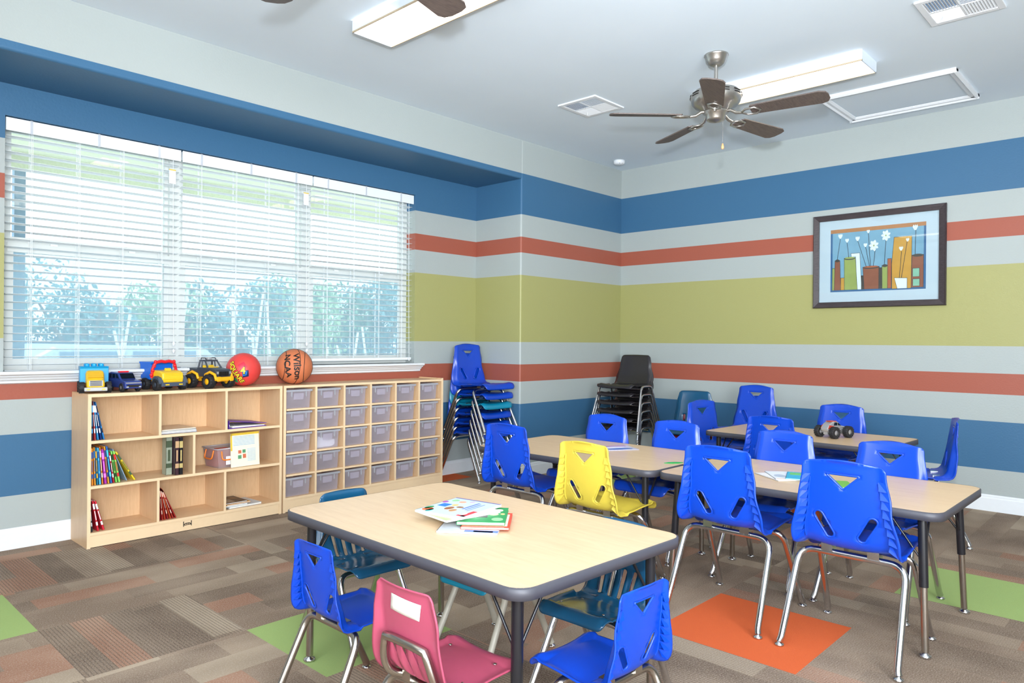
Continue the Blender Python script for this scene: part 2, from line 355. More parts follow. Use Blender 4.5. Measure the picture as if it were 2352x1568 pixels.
# ------------------------------------------------------------------ blinds (open slats)
bl_names = ['leftmost of the three', 'middle of the three', 'rightmost of the three']
for i in range(3):
    a = WX0 + .006 + i * ww; b = a + ww - .010
    t = thing('window_blind', 'white horizontal slat blind hanging open in the window recess, ' + bl_names[i], 'blind', (0, 0, 0), group='window blinds')
    obj('valance', MB().box(a, b, .542, .552, WZ1 - .072, WZ1 - .004).box(a, b, .552, .60, WZ1 - .05, WZ1 - .006), M_BLINDS, t, bevel=.002)
    for k in range(3): obj('valance_clip', MB().box(a + ww * (.12 + .36 * k), a + ww * (.12 + .36 * k) + .012, .539, .552, WZ1 - .075, WZ1 - .002), M_TRAYLIP, t)
    sl = MB(); n = 30 if i < 2 else 29; zt = WZ1 - .098; pitch = .0415
    for k in range(n):
        z = zt - pitch * k; tilt = math.radians(-6)
        y0, y1 = .555, .602; dz = (y1 - y0) / 2 * math.tan(tilt)
        cy = (y0 + y1) / 2; th = .0013
        pr_ = [(y0, z - dz), (cy, z + .0022), (y1, z + dz), (y1, z + dz + th), (cy, z + .0022 + th), (y0, z - dz + th)]
        sl.prism(pr_, a + .004, b - .004, 'x')
    zl = zt - pitch * (n - 1)
    obj('slats', sl, M_BLINDS, t)
    obj('bottom_rail', MB().box(a + .004, b - .004, .556, .602, zl - .048, zl - .028), M_BLINDS, t, bevel=.002)
    cd = MB()
    for fx in (.13, .38, .63, .87):
        for yy in (.5545, .6015):
            x = a + fx * ww; cd.box(x - .0009, x + .0009, yy - .0009, yy + .0009, zl - .03, WZ1 - .06)
            cd.box(x + .0055, x + .0073, yy - .0009, yy + .0009, zl - .03, WZ1 - .06)
    obj('ladder_cord', cd, M_BLINDS, t)
    x = b - .045
    obj('pull_cord', MB().tube([(x, .549, WZ1 - .07), (x + .004, .547, 1.5), (x + .01, .545, 1.06 if i < 2 else .95)], .0018, 6), M_BLINDS, t)
    for dz_ in (0, .045):
        obj('cord_tassel', MB().at((x + .01, .545, (1.03 if i < 2 else .915) + dz_)).lathe([(.003, .014), (.008, .008), (.009, 0), (.006, -.012), (.002, -.014)], 10), M_TRIM, t)
    if i < 2:
        obj('warning_tag', MB().at((x - .008, .538, 2.09 - .03 * 0)).box(-.02, .02, 0, .0012, -.045, .035).m(1).box(-.02, .02, -.0006, .0012, .035, .042), [mat('paper_tag', (226, 230, 240), .6), mat('yellow_print', (220, 190, 70), .6)], t)

# ------------------------------------------------------------------ shelf cabinet
FY = .24
def bx(*a): return MB().box(*a)
cb = thing('shelf_cabinet', 'open maple shelf cabinet with eight cubbies holding books, under the window', 'cabinet', (-3.93, .37, 0))
def cpart(name, mb, mats, root, bevel=.0015):
    o = obj(name, mb, mats, root, bevel=bevel); o.location = -root.location; return o
def panel(root, name, x0, x1, y0, y1, z0, z1, edge='front', mats=None):
    m_ = MB(); m_.box(x0, x1, y0 + .002, y1, z0, z1); m_.m(1).box(x0, x1, y0, y0 + .002, z0, z1)
    return cpart(name, m_, mats or [M_CAB, M_EDGE], root, 0)
LX0, LX1, BY = -4.487, -3.376, .512
T = .017
VV = [M_CABV, M_EDGE]
panel(cb, 'side_panel', LX0, LX0 + T, FY, BY, 0, .795, mats=VV); panel(cb, 'side_panel', LX1 - T, LX1, FY, BY, 0, .795, mats=VV)
panel(cb, 'top_panel', LX0, LX1, FY, BY, .795, .812)
cpart('back_panel', bx(LX0 + T, LX1 - T, BY - .012, BY - .002, .06, .795), M_CABV, cb, 0)
panel(cb, 'shelf', LX0 + T, LX1 - T, FY, BY - .012, .550, .565); panel(cb, 'shelf', LX0 + T, LX1 - T, FY, BY - .012, .312, .327); panel(cb, 'shelf', LX0 + T, LX1 - T, FY, BY - .012, .066, .081)
for x, z0, z1 in ((-4.122, .565, .795), (-3.740, .565, .795), (-3.931, .327, .550), (-4.129, .081, .312), (-3.745, .081, .312)):
    panel(cb, 'divider', x - .007, x + .007, FY + .001, BY - .012, z0, z1, mats=VV)
panel(cb, 'kick_plate', LX0 + T, LX1 - T, FY + .004, FY + .02, .004, .066)
# the maker's badge on the kick plate: two posts with a small wordmark plate between
M_INK = mat('black_ink', (26, 22, 20), .6)
bd = MB(); bxm, bz, by_ = -3.965, .040, FY + .0025
bd.box(bxm - .024, bxm - .0205, by_, by_ + .002, bz - .012, bz + .012).box(bxm + .0205, bxm + .024, by_, by_ + .002, bz - .012, bz + .012)
for s_ in (-1, 1): bd.at((bxm + s_ * .022, by_ + .001, bz + .014), rx=PI / 2).lathe([(.0001, -.001), (.003, -.001), (.003, .001), (.0001, .001)], 8)
bd.at((0, 0, 0)).prism([(bxm - .019, bz - .006), (bxm + .019, bz - .006), (bxm + .0195, bz + .003), (bxm + .012, bz + .007), (bxm - .012, bz + .007), (bxm - .0195, bz + .003)], by_, by_ + .0015, 'y')
bd.m(1)
for k in range(6): bd.box(bxm - .015 + .0052 * k, bxm - .0125 + .0052 * k, by_ - .0006, by_, bz - .003, bz + .003)
cpart('badge', bd, [M_INK, M_EDGE], cb, 0)

# ------------------------------------------------------------------ cubby cabinet with thirty trays
cc = thing('cubby_cabinet', 'tall-sided maple cubby cabinet holding thirty clear trays, right of the book shelves', 'cabinet', (-2.69, .37, 0))
RX0, RX1 = -3.366, -2.022
panel(cc, 'side_panel', RX0, RX0 + T, FY, BY, 0, .797, mats=VV); panel(cc, 'side_panel', RX1 - T, RX1, FY, BY, 0, .820, mats=VV)
panel(cc, 'top_panel', RX0, RX1 - T, FY, BY, .797, .812)
cpart('back_panel', bx(RX0 + T, RX1 - T, BY - .012, BY - .002, .08, .797), M_CABV, cc, 0)
panel(cc, 'kick_plate', RX0 + T, RX1 - T, FY + .004, FY + .02, .004, .078)
panel(cc, 'bottom_panel', RX0 + T, RX1 - T, FY, BY - .012, .078, .094)
cw = (RX1 - RX0 - 2 * T) / 6; ZR = [.094 + k * .1406 for k in range(6)]
for c in range(1, 6): x = RX0 + T + c * cw; panel(cc, 'divider', x - .007, x + .007, FY + .001, BY - .012, .094, .797, mats=VV)
for c in range(6):
    for r_ in range(1, 5):
        xa, xb = RX0 + T + c * cw + .007, RX0 + T + (c + 1) * cw - .007
        panel(cc, 'tray_shelf', xa, xb, FY + .004, BY - .012, ZR[r_] - .006, ZR[r_] + .006)
tray = None
rown = ['top row', 'second row', 'middle row', 'fourth row', 'bottom row']; coln = ['first', 'second', 'third', 'fourth', 'fifth', 'last']
def tray_proto():
    t = thing('plastic_tray', '', 'tray', group='clear trays in the cubby cabinet')
    w, h, dp = .172, .117, .215; w2 = w * .96; th = .0025; m_ = MB()
    # local: x width, y depth from front (0) inward, z up; tapered walls
    A = [(-w2 / 2, .008, 0), (w2 / 2, .008, 0), (w2 / 2, dp - .008, 0), (-w2 / 2, dp - .008, 0)]; B = [(-w / 2, 0, h), (w / 2, 0, h), (w / 2, dp, h), (-w / 2, dp, h)]
    m_.add(A + B, [(0, 3, 2, 1), (0, 1, 5, 4), (1, 2, 6, 5), (2, 3, 7, 6), (3, 0, 4, 7)])
    obj('tray_body', m_, M_TRAY, t)
    l = MB(); l.box(-w / 2 - .010, w / 2 + .010, -.006, 0, h - .002, h + .003).box(-w / 2 - .010, -w / 2, 0, dp, h, h + .003).box(w / 2, w / 2 + .010, 0, dp, h, h + .003).box(-w / 2 - .01, w / 2 + .01, -.007, -.005, h - .010, h + .003)
    obj('tray_rim', l, M_TRAYLIP, t)
    for s_ in (-1, 1): obj('grip_rib', MB().prism([(s_ * .052 - .004, h), (s_ * .052 + .004, h), (s_ * .052 + .0025, h - .045), (s_ * .052 - .0025, h - .045)], -.006, .001, 'y'), M_TRAYLIP, t)
    obj('card_holder', MB().box(-.035, .035, -.0015, 0, h - .062, h - .022), M_TRAY, t)
    return t
for r_ in range(5):
    for c in range(6):
        x = RX0 + T + (c + .5) * cw - .008; z = ZR[4 - r_] + (.0065 if r_ < 4 else .0005)
        lab = 'clear plastic tray in the %s of the cubby cabinet, %s from the left' % (rown[r_], coln[c])
        if c == 5: lab = 'clear plastic tray in the %s of the cubby cabinet, rightmost column' % rown[r_]
        if tray is None: tray = tray_proto(); tray['label'] = lab; tray.location = (x, FY + .022, z)
        else: dup(tray, (x, FY + .022, z), 0, lab)
# contents of two trays
x = RX0 + T + 1.5 * cw - .010; z = ZR[2] + .010
obj('paper_sheet', MB().prism([(-.07, .0), (-.06, .075), (.03, .05), (.068, .048), (.072, .02), (.055, .003)], -.001, .001, 'y'), mat('white_paper', (236, 240, 246), .7), loc=(x, FY + .045, z), cat='paper', label='white sheet of paper curled inside the middle-row tray, second column of cubbies')
x = RX0 + T + 3.5 * cw - .010; z = ZR[4] + .010
for k, (dx, rz_, col, nm) in enumerate([(-.04, .3, (64, 92, 190), 'blue'), (-.015, -.2, (206, 70, 60), 'red'), (.015, .15, (214, 160, 70), 'orange'), (.04, -.35, (96, 160, 110), 'green')]):
    obj('crayon', MB().at((0, 0, .006), rz=rz_).cyl((-.028, 0, 0), (.02, 0, 0), .0055, 8).cyl((.02, 0, 0), (.028, 0, 0), .0045, 8, .001), mat('crayon_' + nm, col, .6), loc=(x + dx, FY + .06 + .012 * k, z), cat='crayon', label=nm + ' crayon lying in the top-row tray, fourth column of cubbies', group='crayons in a top tray')

# ------------------------------------------------------------------ books
M_PAGES = mat('page_block', (236, 232, 222), .8, var=.04, scale=200)
def bk_mat(rgb): return mat('book_cover_%d_%d_%d' % rgb, rgb, .4, var=.1, scale=60)
def book(x, z, th, h, w, lean, rgb, label, group, y=FY + .018, band=None, name='book'):
    """standing book, spine towards -y; bottom-left corner of the spine at x,z; lean>0 tips the top to the left"""
    o = MB(); c = .0012
    o.box(0, c, 0, w, 0, h).box(th - c, th, 0, w, 0, h).box(0, th, 0, c, 0, h)
    if band: o.m(1).box(c * .5, th - c * .5, -.0004, .0008, h * .18, h * .30).box(c * .5, th - c * .5, -.0004, .0008, h * .72, h * .9).box(th * .3, th * .7, -.0004, .0008, h * .36, h * .66)
    b = obj(name, o, [bk_mat(rgb)] + ([bk_mat(band)] if band else []), loc=(x, y, z), rot=(0, -lean, 0), label=label, category='book', group=group)
    obj('pages', MB().box(c, th - c, c, w - .003, .002, h - .002), M_PAGES, b); return b
g = 'thin blue books in the top left cubby'
xs = LX0 + T + .002
for k, (rgb, bd_, lb) in enumerate([((18, 34, 70), (60, 160, 220), 'dark navy thin book, leftmost in the top left cubby'), ((190, 60, 60), (220, 220, 230), 'thin red-edged book between blue ones in the top left cubby'), ((50, 150, 215), (230, 240, 250), 'pale blue thin book, middle of the leaning top left group'), ((24, 50, 120), (230, 230, 240), 'white-titled navy thin book, second from right in the top left cubby'), ((40, 130, 205), (20, 30, 60), 'bright blue thin book, rightmost leaning one in the top left cubby')]):
    book(xs + .004 + .0145 * k, .5665, .007, .205, .15, math.radians(.6 + 3.0 * k), rgb, lb, g, band=bd_)
g = 'picture books leaning in the left cubby of the middle shelf'
ml = [((226, 140, 40), .009, .195, (60, 90, 160), 'orange book with blue band, leftmost on the middle shelf'), ((230, 150, 46), .008, .200, (40, 110, 170), 'second orange book from the left on the middle shelf'),
      ((30, 120, 150), .007, .198, (230, 170, 60), 'dark teal thin book on the middle shelf'), ((72, 176, 226), .010, .195, (30, 90, 160), 'sky blue book on the middle shelf'),
      ((222, 128, 46), .007, .200, (240, 230, 200), 'thin orange book left of the purple one'), ((158, 40, 160), .013, .185, (220, 120, 220), 'purple book with pink print on the middle shelf'),
      ((230, 156, 50), .008, .200, (50, 60, 130), 'orange book right of the purple one'), ((32, 96, 170), .010, .200, (70, 190, 210), 'tall blue book right of the orange books'),
      ((190, 36, 50), .007, .165, (240, 240, 240), 'red and white thin book in the middle shelf row'), ((120, 196, 90), .010, .172, (30, 60, 30), 'green book with black top, left of its twin'),
      ((140, 206, 96), .011, .172, (200, 40, 40), 'light green book with black top, right of its twin')]
x = xs + .006
for k, (rgb, th, h, bd_, lb) in enumerate(ml):
    book(x, .3285, th, h, .14, math.radians(1.0 + .9 * k), rgb, lb, g, band=bd_); x += th + .0042
M_YB = bk_mat((226, 196, 40))
yb = book(x + .064, .3285, .010, .190, .15, math.radians(31), (226, 196, 40), 'large yellow book leaning far over at the right end of the middle shelf row', g, band=(60, 90, 60))
book(x + .030, .3285, .006, .190, .14, math.radians(22), (150, 176, 206), 'pale blue-grey cover leaning behind the yellow book', g, y=FY + .035)
g = 'thick dark books on the middle shelf'
book(-4.070, .3285, .034, .216, .055, 0, (150, 158, 140), 'grey-green boxed book with patterned cover, left of the two dark ones', g, y=FY + .05, band=(70, 84, 62))
book(-4.033, .3285, .021, .214, .16, 0, (58, 34, 44), 'thick maroon-black book with gold spine lettering', g, y=FY + .014, band=(196, 160, 120))
book(-4.010, .3285, .020, .212, .16, 0, (20, 20, 26), 'thick black book with gold spine lettering, nearest the divider', g, y=FY + .014, band=(190, 170, 110))
g = 'red books in the bottom left cubby'
for k, (rgb, bd_, lb) in enumerate([((60, 64, 70), (230, 230, 230), 'dark grey book leaning at the far left of the bottom shelf'), ((200, 30, 50), (240, 240, 240), 'red and white book leaning left in the bottom left cubby'), ((206, 34, 54), (240, 236, 236), 'red and white book leaning right of its twin in the bottom left cubby')]):
    book(xs + .008 + .027 * k, .0825, .010 if k else .006, .165, .13, math.radians(4 + 5.5 * k), rgb, lb, g, band=bd_)
g = 'thin red books fanned in the bottom middle cubby'
for k in range(7):
    rgb = [(150, 34, 36), (176, 40, 40), (196, 66, 44), (160, 36, 44), (206, 84, 48), (188, 52, 44), (170, 40, 40)][k]
    nm = ['darkest thin red book, against the divider', 'thin red book second from the divider', 'orange-red thin book third from the divider', 'deep red thin book, middle of the fan', 'orange thin book of the fan', 'thin red book second from the right of the fan', 'thin red book, rightmost and most tilted of the fan'][k]
    book(-4.117 + .0150 * k, .0825, .006, .185, .13, math.radians(1 + 3.9 * k), rgb, nm + ', bottom middle cubby', g, band=(226, 190, 170) if k % 2 else None)
def flat_book(name, label, cx, cy, z, w, l, th, rz, rgb, cat='book', group=None, art=(), page=True, tilt=0, txt=None):
    """a book lying flat: w along local x, l along local y; art = [(x0,x1,y0,y1,rgb)] patches as fractions"""
    b = obj(name, MB().box(-w / 2, w / 2, -l / 2, l / 2, th - .0012, th).box(-w / 2, w / 2, -l / 2, l / 2, 0, .0012).box(-w / 2, -w / 2 + .0015, -l / 2, l / 2, 0, th), bk_mat(rgb), loc=(cx, cy, z), rot=(0, tilt, rz), label=label, category=cat)
    if group: b['group'] = group
    obj('pages', MB().box(-w / 2 + .0015, w / 2 - .002, -l / 2 + .002, l / 2 - .002, .0012, th - .0012), M_PAGES, b)
    ms = []; m_ = MB()
    for a in art:
        mm = bk_mat(tuple(a[4]))
        if mm not in ms: ms.append(mm)
        m_.m(ms.index(mm)); xa, xb, ya, yb_ = a[:4]
        cxx, cyy = (xa + xb) / 2 - .5, (ya + yb_) / 2 - .5
        if len(a) > 5: m_.prism([(cxx * w + (xb - xa) * w / 2 * math.cos(q * PI / 6), cyy * l + (yb_ - ya) * l / 2 * math.sin(q * PI / 6)) for q in range(12)], th, th + .0004)
        else: m_.box((xa - .5) * w, (xb - .5) * w, (ya - .5) * l, (yb_ - .5) * l, th, th + .0003)
    if ms: obj('cover_print', m_, ms, b)
    return b
z = .566
for k, (rgb, lb) in enumerate([((40, 60, 120), 'blue-edged folder at the bottom of the flat pile, top middle cubby'), ((230, 234, 240), 'white folder above the blue one in the flat pile, top middle cubby'), ((40, 70, 90), 'dark teal thin folder in the flat pile, top middle cubby'), ((214, 190, 160), 'tan paper folder on top of the flat pile, top middle cubby')]):
    flat_book('folder', lb, -4.005 - .004 * k, FY + .125, z, .20, .21, .006, .04 * (k - 1), rgb, 'folder', 'flat folders in the top middle cubby'); z += .0065
# purple ring binder
bn = thing('ring_binder', 'purple ring binder lying on its side in the top right cubby', 'binder', (-3.60, FY + .12, .5655), .06)
obj('cover', MB().prism([(-.125, 0), (.125, 0), (.125, .003), (-.122, .003), (-.122, .044), (.125, .016), (.126, .019), (-.125, .048)], -.10, .10, 'y'), mat('purple_vinyl', (92, 52, 160), .4), bn)
obj('paper_stack', MB().prism([(-.10, .004), (.115, .004), (.115, .009), (-.10, .014)], -.095, .095, 'y'), M_PAGES, bn)
obj('ring_mechanism', MB().tube([(-.10, -.06, .004), (-.10, -.06, .02), (-.085, -.06, .03), (-.07, -.06, .02), (-.07, -.06, .004)], .0015, 6).tube([(-.10, .06, .004), (-.10, .06, .02), (-.085, .06, .03), (-.07, .06, .02), (-.07, .06, .004)], .0015, 6).box(-.108, -.066, -.09, .09, .003, .006), M_CHROME, bn)
# clear bin with orange handles
bi = thing('storage_bin', 'clear plastic bin with orange handles and papers standing in it, middle shelf', 'bin', (-3.645, FY + .14, .3275), .05, None, .92)
obj('bin_body', MB().add([(-.13, -.085, 0), (.13, -.085, 0), (.13, .085, 0), (-.13, .085, 0), (-.145, -.095, .125), (.145, -.095, .125), (.145, .095, .125), (-.145, .095, .125)], [(0, 3, 2, 1), (0, 1, 5, 4), (1, 2, 6, 5), (2, 3, 7, 6), (3, 0, 4, 7)]), M_BIN, bi, solid=.002)
obj('bin_rim', MB().tube([(-.15, -.1, .126), (.15, -.1, .126), (.15, .1, .126), (-.15, .1, .126)], .004, 6, closed=True), M_TRAYLIP, bi)
M_OR = mat('orange_plastic', (246, 128, 30), .4)
for s_ in (-1, 1): obj('handle', MB().tube(fillet([(s_ * .147, -.05, .115), (s_ * .160, -.05, .06), (s_ * .160, .05, .06), (s_ * .147, .05, .115)], .02), .0045, 8), M_OR, bi)
obj('front_handle', MB().tube(fillet([(-.115, -.094, .11), (-.118, -.112, .055), (-.045, -.112, .055), (-.042, -.094, .11)], .02), .0045, 8), M_OR, bi)
obj('label_card', MB().box(-.085, -.035, -.0975, -.0955, .02, .075), mat('white_paper', (236, 240, 246), .7), bi)
obj('binned_papers', MB().box(-.12, .0, -.05, .07, .004, .10), mat('coral_paper', (222, 110, 96), .7), loc=(-3.645, FY + .14, .3295), rot=(0, 0, .05), label='coral coloured papers filling the left of the clear bin', category='paper')
ws = obj('worksheet_pad', MB().box(-.088, .10, -.002, .002, 0, .205), mat('cream_card', (238, 232, 206), .7), loc=(-3.612, FY + .026, .3285), rot=(math.radians(-4), 0, .05), label='yellow-edged worksheet pad with printed tables standing at the front of the clear bin', category='paper')
prn = MB(); prn.box(-.088, .10, -.0035, -.002, .192, .205).box(-.088, -.078, -.0035, -.002, .10, .205)
prn.m(1)
for k in range(7): prn.box(-.07, .07, -.0032, -.002, .130 + k * .0085, .134 + k * .0085)
for k in range(10): prn.box(.02, .075, -.0032, -.002, .03 + k * .008, .033 + k * .008)
prn.m(2).box(-.04, -.02, -.0035, -.002, .08, .10).box(-.01, .01, -.0035, -.002, .05, .075)
prn.m(3).box(-.012, .008, -.0035, -.002, .082, .102).box(-.042, -.02, -.0035, -.002, .048, .07)
obj('print', prn, [bk_mat((226, 190, 60)), bk_mat((160, 190, 210)), bk_mat((206, 110, 80)), bk_mat((90, 150, 110))], ws)
# magazines lying in the bottom right cubby
z = .082
for k, (w, l, th, rgb, lb, dx, rz_) in enumerate([(.215, .2, .010, (196, 206, 214), 'pale grey magazine at the bottom of the pile, bottom right cubby', .045, .05), (.15, .2, .008, (180, 190, 205), 'white magazine in the pile, bottom right cubby', -.01, -.03), (.16, .19, .006, (224, 160, 60), 'orange-edged magazine near the top of the pile, bottom right cubby', .0, .1), (.14, .18, .007, (70, 50, 40), 'brown photo magazine on top of the pile, bottom right cubby', -.005, .03)]):
    flat_book('magazine', lb, -3.655 + dx, FY + .12, z, w, l, th, rz_, rgb, 'magazine', 'magazines in the bottom right cubby', art=[(.1, .5, .1, .6, (160, 140, 120)), (.5, .9, .5, .9, (120, 84, 50))] if k == 3 else ()); z += th + .0006

# ------------------------------------------------------------------ chairs
def shell_mesh(kind):
    """one-piece moulded seat and back; local y forward, origin on the floor below the seat; seat height for scale 1"""
    if kind == 'vent': prof = [(.185, .338), (.178, .362), (.150, .380), (.05, .376), (-.05, .366), (-.115, .368), (-.148, .392), (-.163, .44), (-.178, .52), (-.192, .61), (-.205, .700)]
    elif kind == 'slot': prof = [(.180, .345), (.172, .366), (.140, .380), (.04, .374), (-.06, .362), (-.118, .370), (-.150, .400), (-.168, .45), (-.178, .52), (-.190, .60), (-.205, .690)]
    else: prof = [(.190, .372), (.182, .388), (.150, .398), (.03, .388), (-.08, .385), (-.130, .398), (-.158, .43), (-.178, .48), (-.192, .54), (-.204, .60), (-.214, .655)]
    pc = crom([(0, a, b) for a, b in prof], 160); S = [0]
    for i in range(1, len(pc)): S.append(S[-1] + (pc[i] - pc[i - 1]).length)
    L = S[-1]
    def at(s):
        s = max(0, min(L, s)); i = 1
        lo, hi = 0, len(S) - 1
        while hi - lo > 1:
            md = (lo + hi) // 2
            if S[md] <= s: lo = md
            else: hi = md
        t = (s - S[lo]) / (S[hi] - S[lo]); p = pc[lo].lerp(pc[hi], t); tg = (pc[min(hi + 1, len(pc) - 1)] - pc[max(lo - 1, 0)]).normalized()
        return p, Vector((0, tg.z, -tg.y)) * -1 if False else Vector((0, tg.z, -tg.y))
    def lerpk(keys, s):
        for (a, va), (b, vb) in zip(keys, keys[1:]):
            if s <= b: t = (s - a) / (b - a); t = t * t * (3 - 2 * t); return va + (vb - va) * t
        return keys[-1][1]
    # arc length of the junction between seat and back
    sj = S[min(range(len(pc)), key=lambda i: abs(pc[i].y + .140) + (0 if pc[i].z < .42 else 9))]
    if kind == 'black': wk = [(0, .150), (.05, .185), (sj - .05, .190), (sj + .05, .186), (L - .10, .156), (L, .140)]; lipk = [(0, .012), (sj, .030), (L, .008)]
    elif kind == 'slot': wk = [(0, .150), (.05, .172), (sj - .04, .178), (sj + .04, .180), (L - .12, .160), (L, .135)]; lipk = [(0, .010), (sj, .034), (sj + .1, .03), (L, .010)]
    else: wk = [(0, .150), (.05, .168), (sj - .05, .180), (sj + .04, .186), (L - .16, .160), (L - .04, .143), (L, .139)]; lipk = [(0, .010), (sj - .03, .022), (sj + .02, .046), (sj + .10, .040), (L - .10, .018), (L, .012)]
    W = lambda s: lerpk(wk, s)
    # outline in (x, s)
    out = []; n = 46; rc = .035
    right = []
    for i in range(n + 1):
        s = rc + (L - 2 * rc) * i / n; right.append((W(s), s))
    wt, w0 = W(L - rc), W(rc); crn = []
    peak = .014 if kind == 'vent' else .004
    rt = rc * (1.15 if kind != 'vent' else .9)
    for k in range(1, 7):
        a = math.radians(90 * k / 6); crn.append((wt - rt + rt * math.cos(a), L - rc + (rc - peak) * math.sin(a)))
    top = []
    for k in range(1, 12):
        x_ = (wt - rt) * (1 - 2 * k / 12); top.append((x_, L - peak * (abs(x_) / (wt - rt)) ** 1.6))
    bot = []
    for k in range(0, 6):
        a = math.radians(90 * k / 6); bot.append((w0 - rc + rc * math.sin(a), rc - rc * math.cos(a)))
    bt = [(-(w0 - rc) + 2 * (w0 - rc) * k / 12, 0) for k in range(1, 12)]
    out = bt + bot + right + crn + top + [(-x_, s) for x_, s in crn[::-1]] + [(-x_, s) for x_, s in right[::-1]] + [(-x_, s) for x_, s in bot[::-1]]
    holes = []
    def poly_round(pts, r): return [tuple(p)[:2] for p in fillet([(*pts[-1], 0)] + [(*p, 0) for p in pts] + [(*pts[0], 0)], r, 4)][1:-1]
    if kind == 'vent':
        zc = L - .076; holes.append(rfil([(-.060, zc + .021), (.060, zc + .021), (.0, zc - .034)], .009))
        for sg in (-1, 1):
            c = (sg * .074, sj + .078); ax = Vector((sg * .50, .87)).normalized(); px_ = Vector((-ax.y, ax.x)); hh = []
            for k in range(18):
                a = 2 * PI * k / 18; l_, w_ = .036 * (1 if math.sin(a) >= 0 else -1), .0172
                hh.append((c[0] + px_.x * w_ * math.cos(a) + ax.x * (l_ + w_ * math.sin(a)), c[1] + px_.y * w_ * math.cos(a) + ax.y * (l_ + w_ * math.sin(a))))
            holes.append(hh)
    if kind == 'slot':
        for k in range(4):
            x_ = (k - 1.5) * .050; hh = []
            for q in range(16):
                a = 2 * PI * q / 16; l_ = .056 * (1 if math.sin(a) >= 0 else -1); hh.append((x_ * (1 + .10 * (1 if l_ > 0 else 0)) + .0105 * math.cos(a), sj + .040 + l_ + .0105 * math.sin(a)))
            holes.append(hh)
    def inside(pt, poly):
        x_, y_ = pt; c = False; j = len(poly) - 1
        for i in range(len(poly)):
            if (poly[i][1] > y_) != (poly[j][1] > y_) and x_ < (poly[j][0] - poly[i][0]) * (y_ - poly[i][1]) / (poly[j][1] - poly[i][1]) + poly[i][0]: c = not c
            j = i
        return c
    pts = list(out); edges = [(i, (i + 1) % len(out)) for i in range(len(out))]
    for hh in holes:
        o = len(pts); pts += hh; edges += [(o + i, o + (i + 1) % len(hh)) for i in range(len(hh))]
    st = .0125; s = st
    while s < L - .005:
        w = W(max(rc, min(L - rc, s)))
        for f in [-.96, -.91, -.86, -.81, -.72, -.6, -.48, -.36, -.24, -.12, 0, .12, .24, .36, .48, .6, .72, .81, .86, .91, .96]:
            q = (f * w, s)
            if inside(q, out) and not any(inside(q, h_) for h_ in holes):
                if min(min((q[0] - a[0]) ** 2 + (q[1] - a[1]) ** 2 for a in h_) for h_ in holes) > .00002 if holes else True: pts.append(q)
        s += st
    vs, es, fs, *_ = delaunay_2d_cdt([Vector(p) for p in pts], edges, [], 0, 1e-5)
    def P(x_, s):
        p, nn = at(s); w = W(max(rc, min(L - rc, s))); t = min(1, abs(x_) / w)
        dish = .016 * t * t; k = max(0, min(1, (t - .80) / .20)); k = k * k * (3 - 2 * k); lip = lerpk(lipk, s) * k
        tp = max(0, (s - (L - .016)) / .016); tp = tp * tp * .012
        nr = Vector((0, -nn.y, -nn.z)) if nn.z < -.05 or nn.y < 0 else nn
        return Vector((x_, 0, 0)) + p + nr * (dish - lip - tp)
    mb = MB(); mv = [P(v.x, v.y) for v in vs]; ff = []
    for f in fs:
        cx = sum(vs[i].x for i in f) / len(f); cy = sum(vs[i].y for i in f) / len(f)
        if inside((cx, cy), out) and not any(inside((cx, cy), h_) for h_ in holes): ff.append(f)
    mb.add([tuple(v) for v in mv], [tuple(f) for f in ff], True)
    return mb, P, W, L, sj, holes
def rfil(pts, r):
    n = len(pts); out = []
    for i in range(n):
        a, p, b = Vector(pts[i - 1]), Vector(pts[i]), Vector(pts[(i + 1) % n]); d1 = (a - p).normalized(); d2 = (b - p).normalized(); q = r
        for k in range(5): t = k / 4; v = (1 - t) ** 2 * (p + d1 * q) + 2 * t * (1 - t) * p + t * t * (p + d2 * q); out.append((v.x, v.y))
    return out
SH = {}
